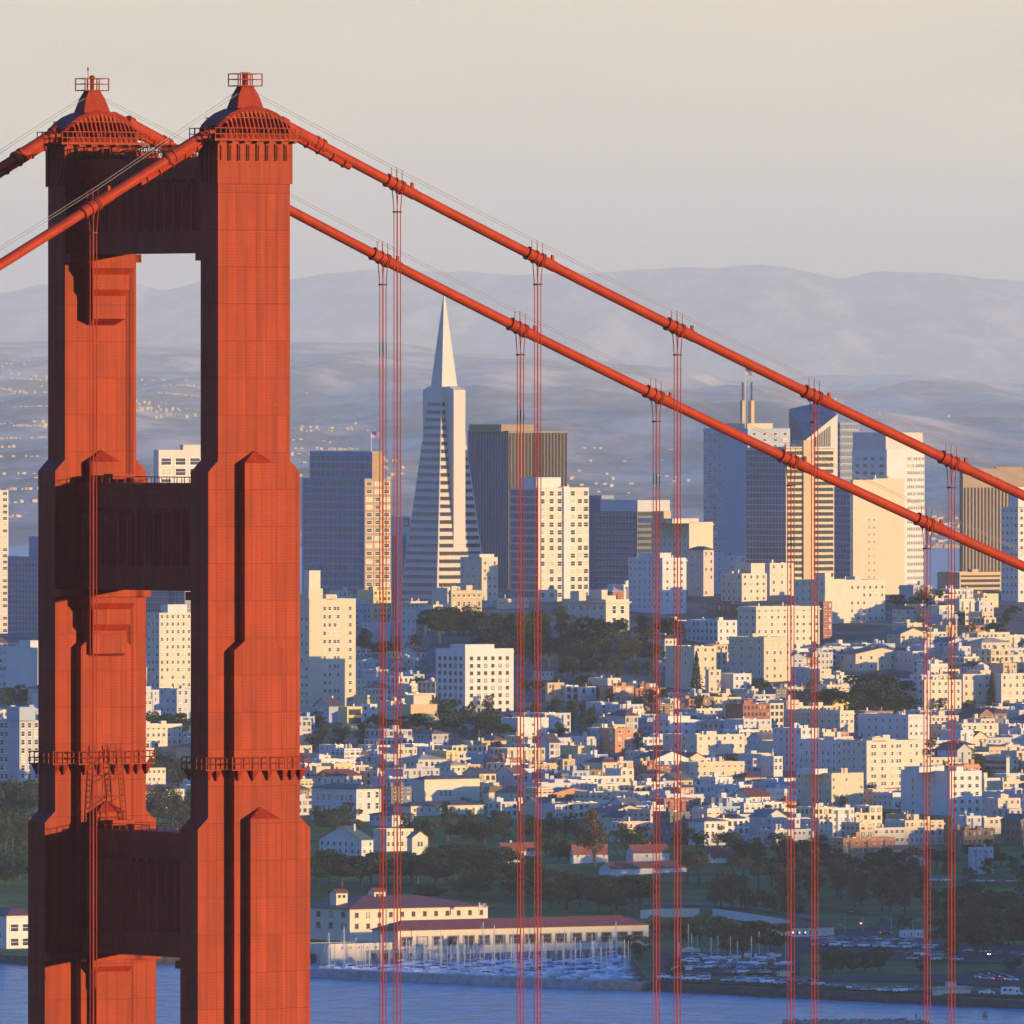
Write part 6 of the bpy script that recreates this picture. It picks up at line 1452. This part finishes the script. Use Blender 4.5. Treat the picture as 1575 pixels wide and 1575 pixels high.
# ------------------------------------------------------------------ roof masts and flags
def flagpole(px, y0, y1, Y, label, fw, fh, zfrac=1.0):
    a = P(px, y1, Y); h = (y1 - y0) * Y / F; root = empty('flagpole', a, 0, label, 'flagpole')
    b = MB(); b.tube([(0, 0, -.5), (0, 0, h)], [.28, .16], 7); b.build('pole', WALL['bright white'], root)
    f = MB(); n_ = 13; sg = 1
    for i in range(n_):
        z0_, z1_ = h - fh + fh * i / n_, h - fh + fh * (i + 1) / n_
        for j in range(8):
            x0_, x1_ = .2 + fw * j / 8, .2 + fw * (j + 1) / 8; w_ = lambda x: .35 * math.sin(x * 1.1)
            mi = 2 if (j < 3.2 and i >= 6) else (0 if i % 2 == 0 else 1)
            f.face([(x0_, w_(x0_), z0_ - x0_ * .12), (x1_, w_(x1_), z0_ - x1_ * .12), (x1_, w_(x1_), z1_ - x1_ * .12), (x0_, w_(x0_), z1_ - x0_ * .12)], mi)
    fo = f.build('flag', [mat('flag_red', (.5, .04, .05)), mat('flag_white', (.75, .74, .72)), mat('flag_blue', (.04, .06, .25))], root)
    sdm = fo.modifiers.new('cloth', 'SOLIDIFY'); sdm.thickness = .04
flagpole(571, 663, 694, 8925, 'flagpole with a striped flag on the gold sided office tower', 4.5, 3.6)
flagpole(1146, 566, 662, 8960, 'tall flagpole with a striped flag before the twin stack hotel', 4.6, 3.6)
flagpole(737, 1388, 1402, 5850, 'short flagpole with a striped flag on the red roofed warehouse', 2.4, 1.6)
for px, lb in ((1142.5, 'square roof stack with a dark aerial, standing behind the flagpole'), (1156, 'square roof stack with a dark aerial, standing clear of the flagpole')):
    Y = 8985; a = P(px, 652, Y); root = empty('roof_stack', a, ROT, lb, 'roof stack', 'roof stacks of the twin stack hotel'); q_ = Y / F
    b = MB(); b.box(-1.1, 1.1, -1.1, 1.1, -3, 36 * q_); b.build('stack', WALL['tan'], root)
    b = MB(); b.tube([(0, 0, 36 * q_), (0, 0, 64 * q_)], .55, 8); b.build('aerial', mat('dark_aerial', (.08, .08, .12)), root)
# red and white bank mark high on the pale bank tower
ub = [o for o in bpy.data.objects if o.get('label', '').startswith('pale bank tower')][0]
u_ = MB(); u_.box(-.30, -.10, 0.6, 5.6, 0, 1, 0)
h_b = H - (809 - Y0) * 9350 / F - gz(0, 9350)
sgn_ = MB(); sgn_.box(-.5, -.05, .4, 5.2, h_b, h_b + 4.4, 0); sgn_.box(-.7, -.51, 1.2, 2.0, h_b + .8, h_b + 3.6, 1); sgn_.box(-.7, -.51, 3.4, 4.2, h_b + .8, h_b + 3.6, 1); sgn_.box(-.7, -.51, 2.0, 3.4, h_b + .8, h_b + 1.5, 1)
sgn_.build('sign', [mat('sign_red', (.45, .03, .06)), WALL['bright white']], ub)
# far hillside town across the bay, one mass of specks
hs_ = MB(); hr = random.Random(3)
for x0, x1, y0, y1, n_ in ((-10, 75, 560, 680, 150), (208, 312, 588, 640, 110), (448, 610, 628, 712, 200), (840, 1070, 695, 760, 45), (-10, 60, 690, 800, 50), (1426, 1480, 800, 856, 90), (1180, 1480, 560, 660, 10), (450, 640, 715, 740, 20)):
    for i in range(n_):
        bx, by = hr.uniform(x0, x1), y0 + (y1 - y0) * round(hr.random() * 5 + hr.gauss(0, .35)) / 5 + hr.gauss(0, 2)
        p = hill_point(bx, by)
        if not p: continue
        s_ = hr.uniform(5, 9); a = hr.uniform(0, .8); d1 = Vector((math.cos(a), math.sin(a), 0)) * s_; d2 = Vector((-math.sin(a), math.cos(a), 0)) * s_ * .8; hgt = Vector((0, 0, hr.uniform(3, 6)))
        r_ = [p, p + d1, p + d1 + d2, p + d2]; hs_.loft([v - Vector((0, 0, 4)) for v in r_], [v + hgt for v in r_])
tag(hs_.build('hillside_town', WALL['tan']), 'pale specks of houses scattered over the far hazy hills', 'town', kind='stuff')
# ------------------------------------------------------------------ haze over the whole scene
m_hz = bpy.data.materials.new('haze_air'); m_hz.use_nodes = True; t = m_hz.node_tree; t.nodes.clear()
o_ = t.nodes.new('ShaderNodeOutputMaterial'); pv = t.nodes.new('ShaderNodeVolumePrincipled')
pv.inputs['Color'].default_value = (0.86, 0.95, 0.86, 1); pv.inputs['Density'].default_value = HAZE; pv.inputs['Anisotropy'].default_value = 0.0
t.links.new(pv.outputs[0], o_.inputs['Volume'])
hz_ = MB(); hz_.box(-11000, 11000, -400, 180000, -3, 1650)
tag(hz_.build('haze', m_hz), kind='stuff')
# ------------------------------------------------------------------ labels put together from look and neighbours
def compose():
    seen = {}
    for (o, desc, px, py) in AUTO:
        if px is None: o['label'] = desc; continue
        best = min(ANCH, key=lambda a: abs(a[1] - px) + 1.3 * abs(a[2] - py)); dx, dy = px - best[1], py - best[2]
        rel = ('left of' if dx < 0 else 'right of') if abs(dx) > 1.2 * abs(dy) else ('below' if dy > 0 else 'above')
        seen.setdefault(f'{desc} {rel} {best[0]}', []).append((px, py, o))
    ordn = ['leftmost', 'second from left', 'third from left', 'fourth from left', 'fifth from left', 'sixth from left', 'seventh from left', 'eighth from left', 'ninth from left', 'tenth from left'] + [f'{k}th from left' for k in range(11, 60)]
    for lab, lst in seen.items():
        lst.sort(key=lambda t: t[:2])
        for k, (_, _, o) in enumerate(lst): o['label'] = lab if len(lst) == 1 else f'{lab}, {ordn[k]}'
        for _, _, o in lst:
            if len(o['label'].split()) > 16: o['label'] = o['label'].replace(' of the ', ' of ').replace(' storey', '')
compose()
print('objects', len(bpy.data.objects), 'houses', NH, len(HQ), 'auto', len(AUTO))

print('LONG', [o['label'] for o in bpy.data.objects if o.get('label') and o.parent is None and len(o['label'].split()) > 16])
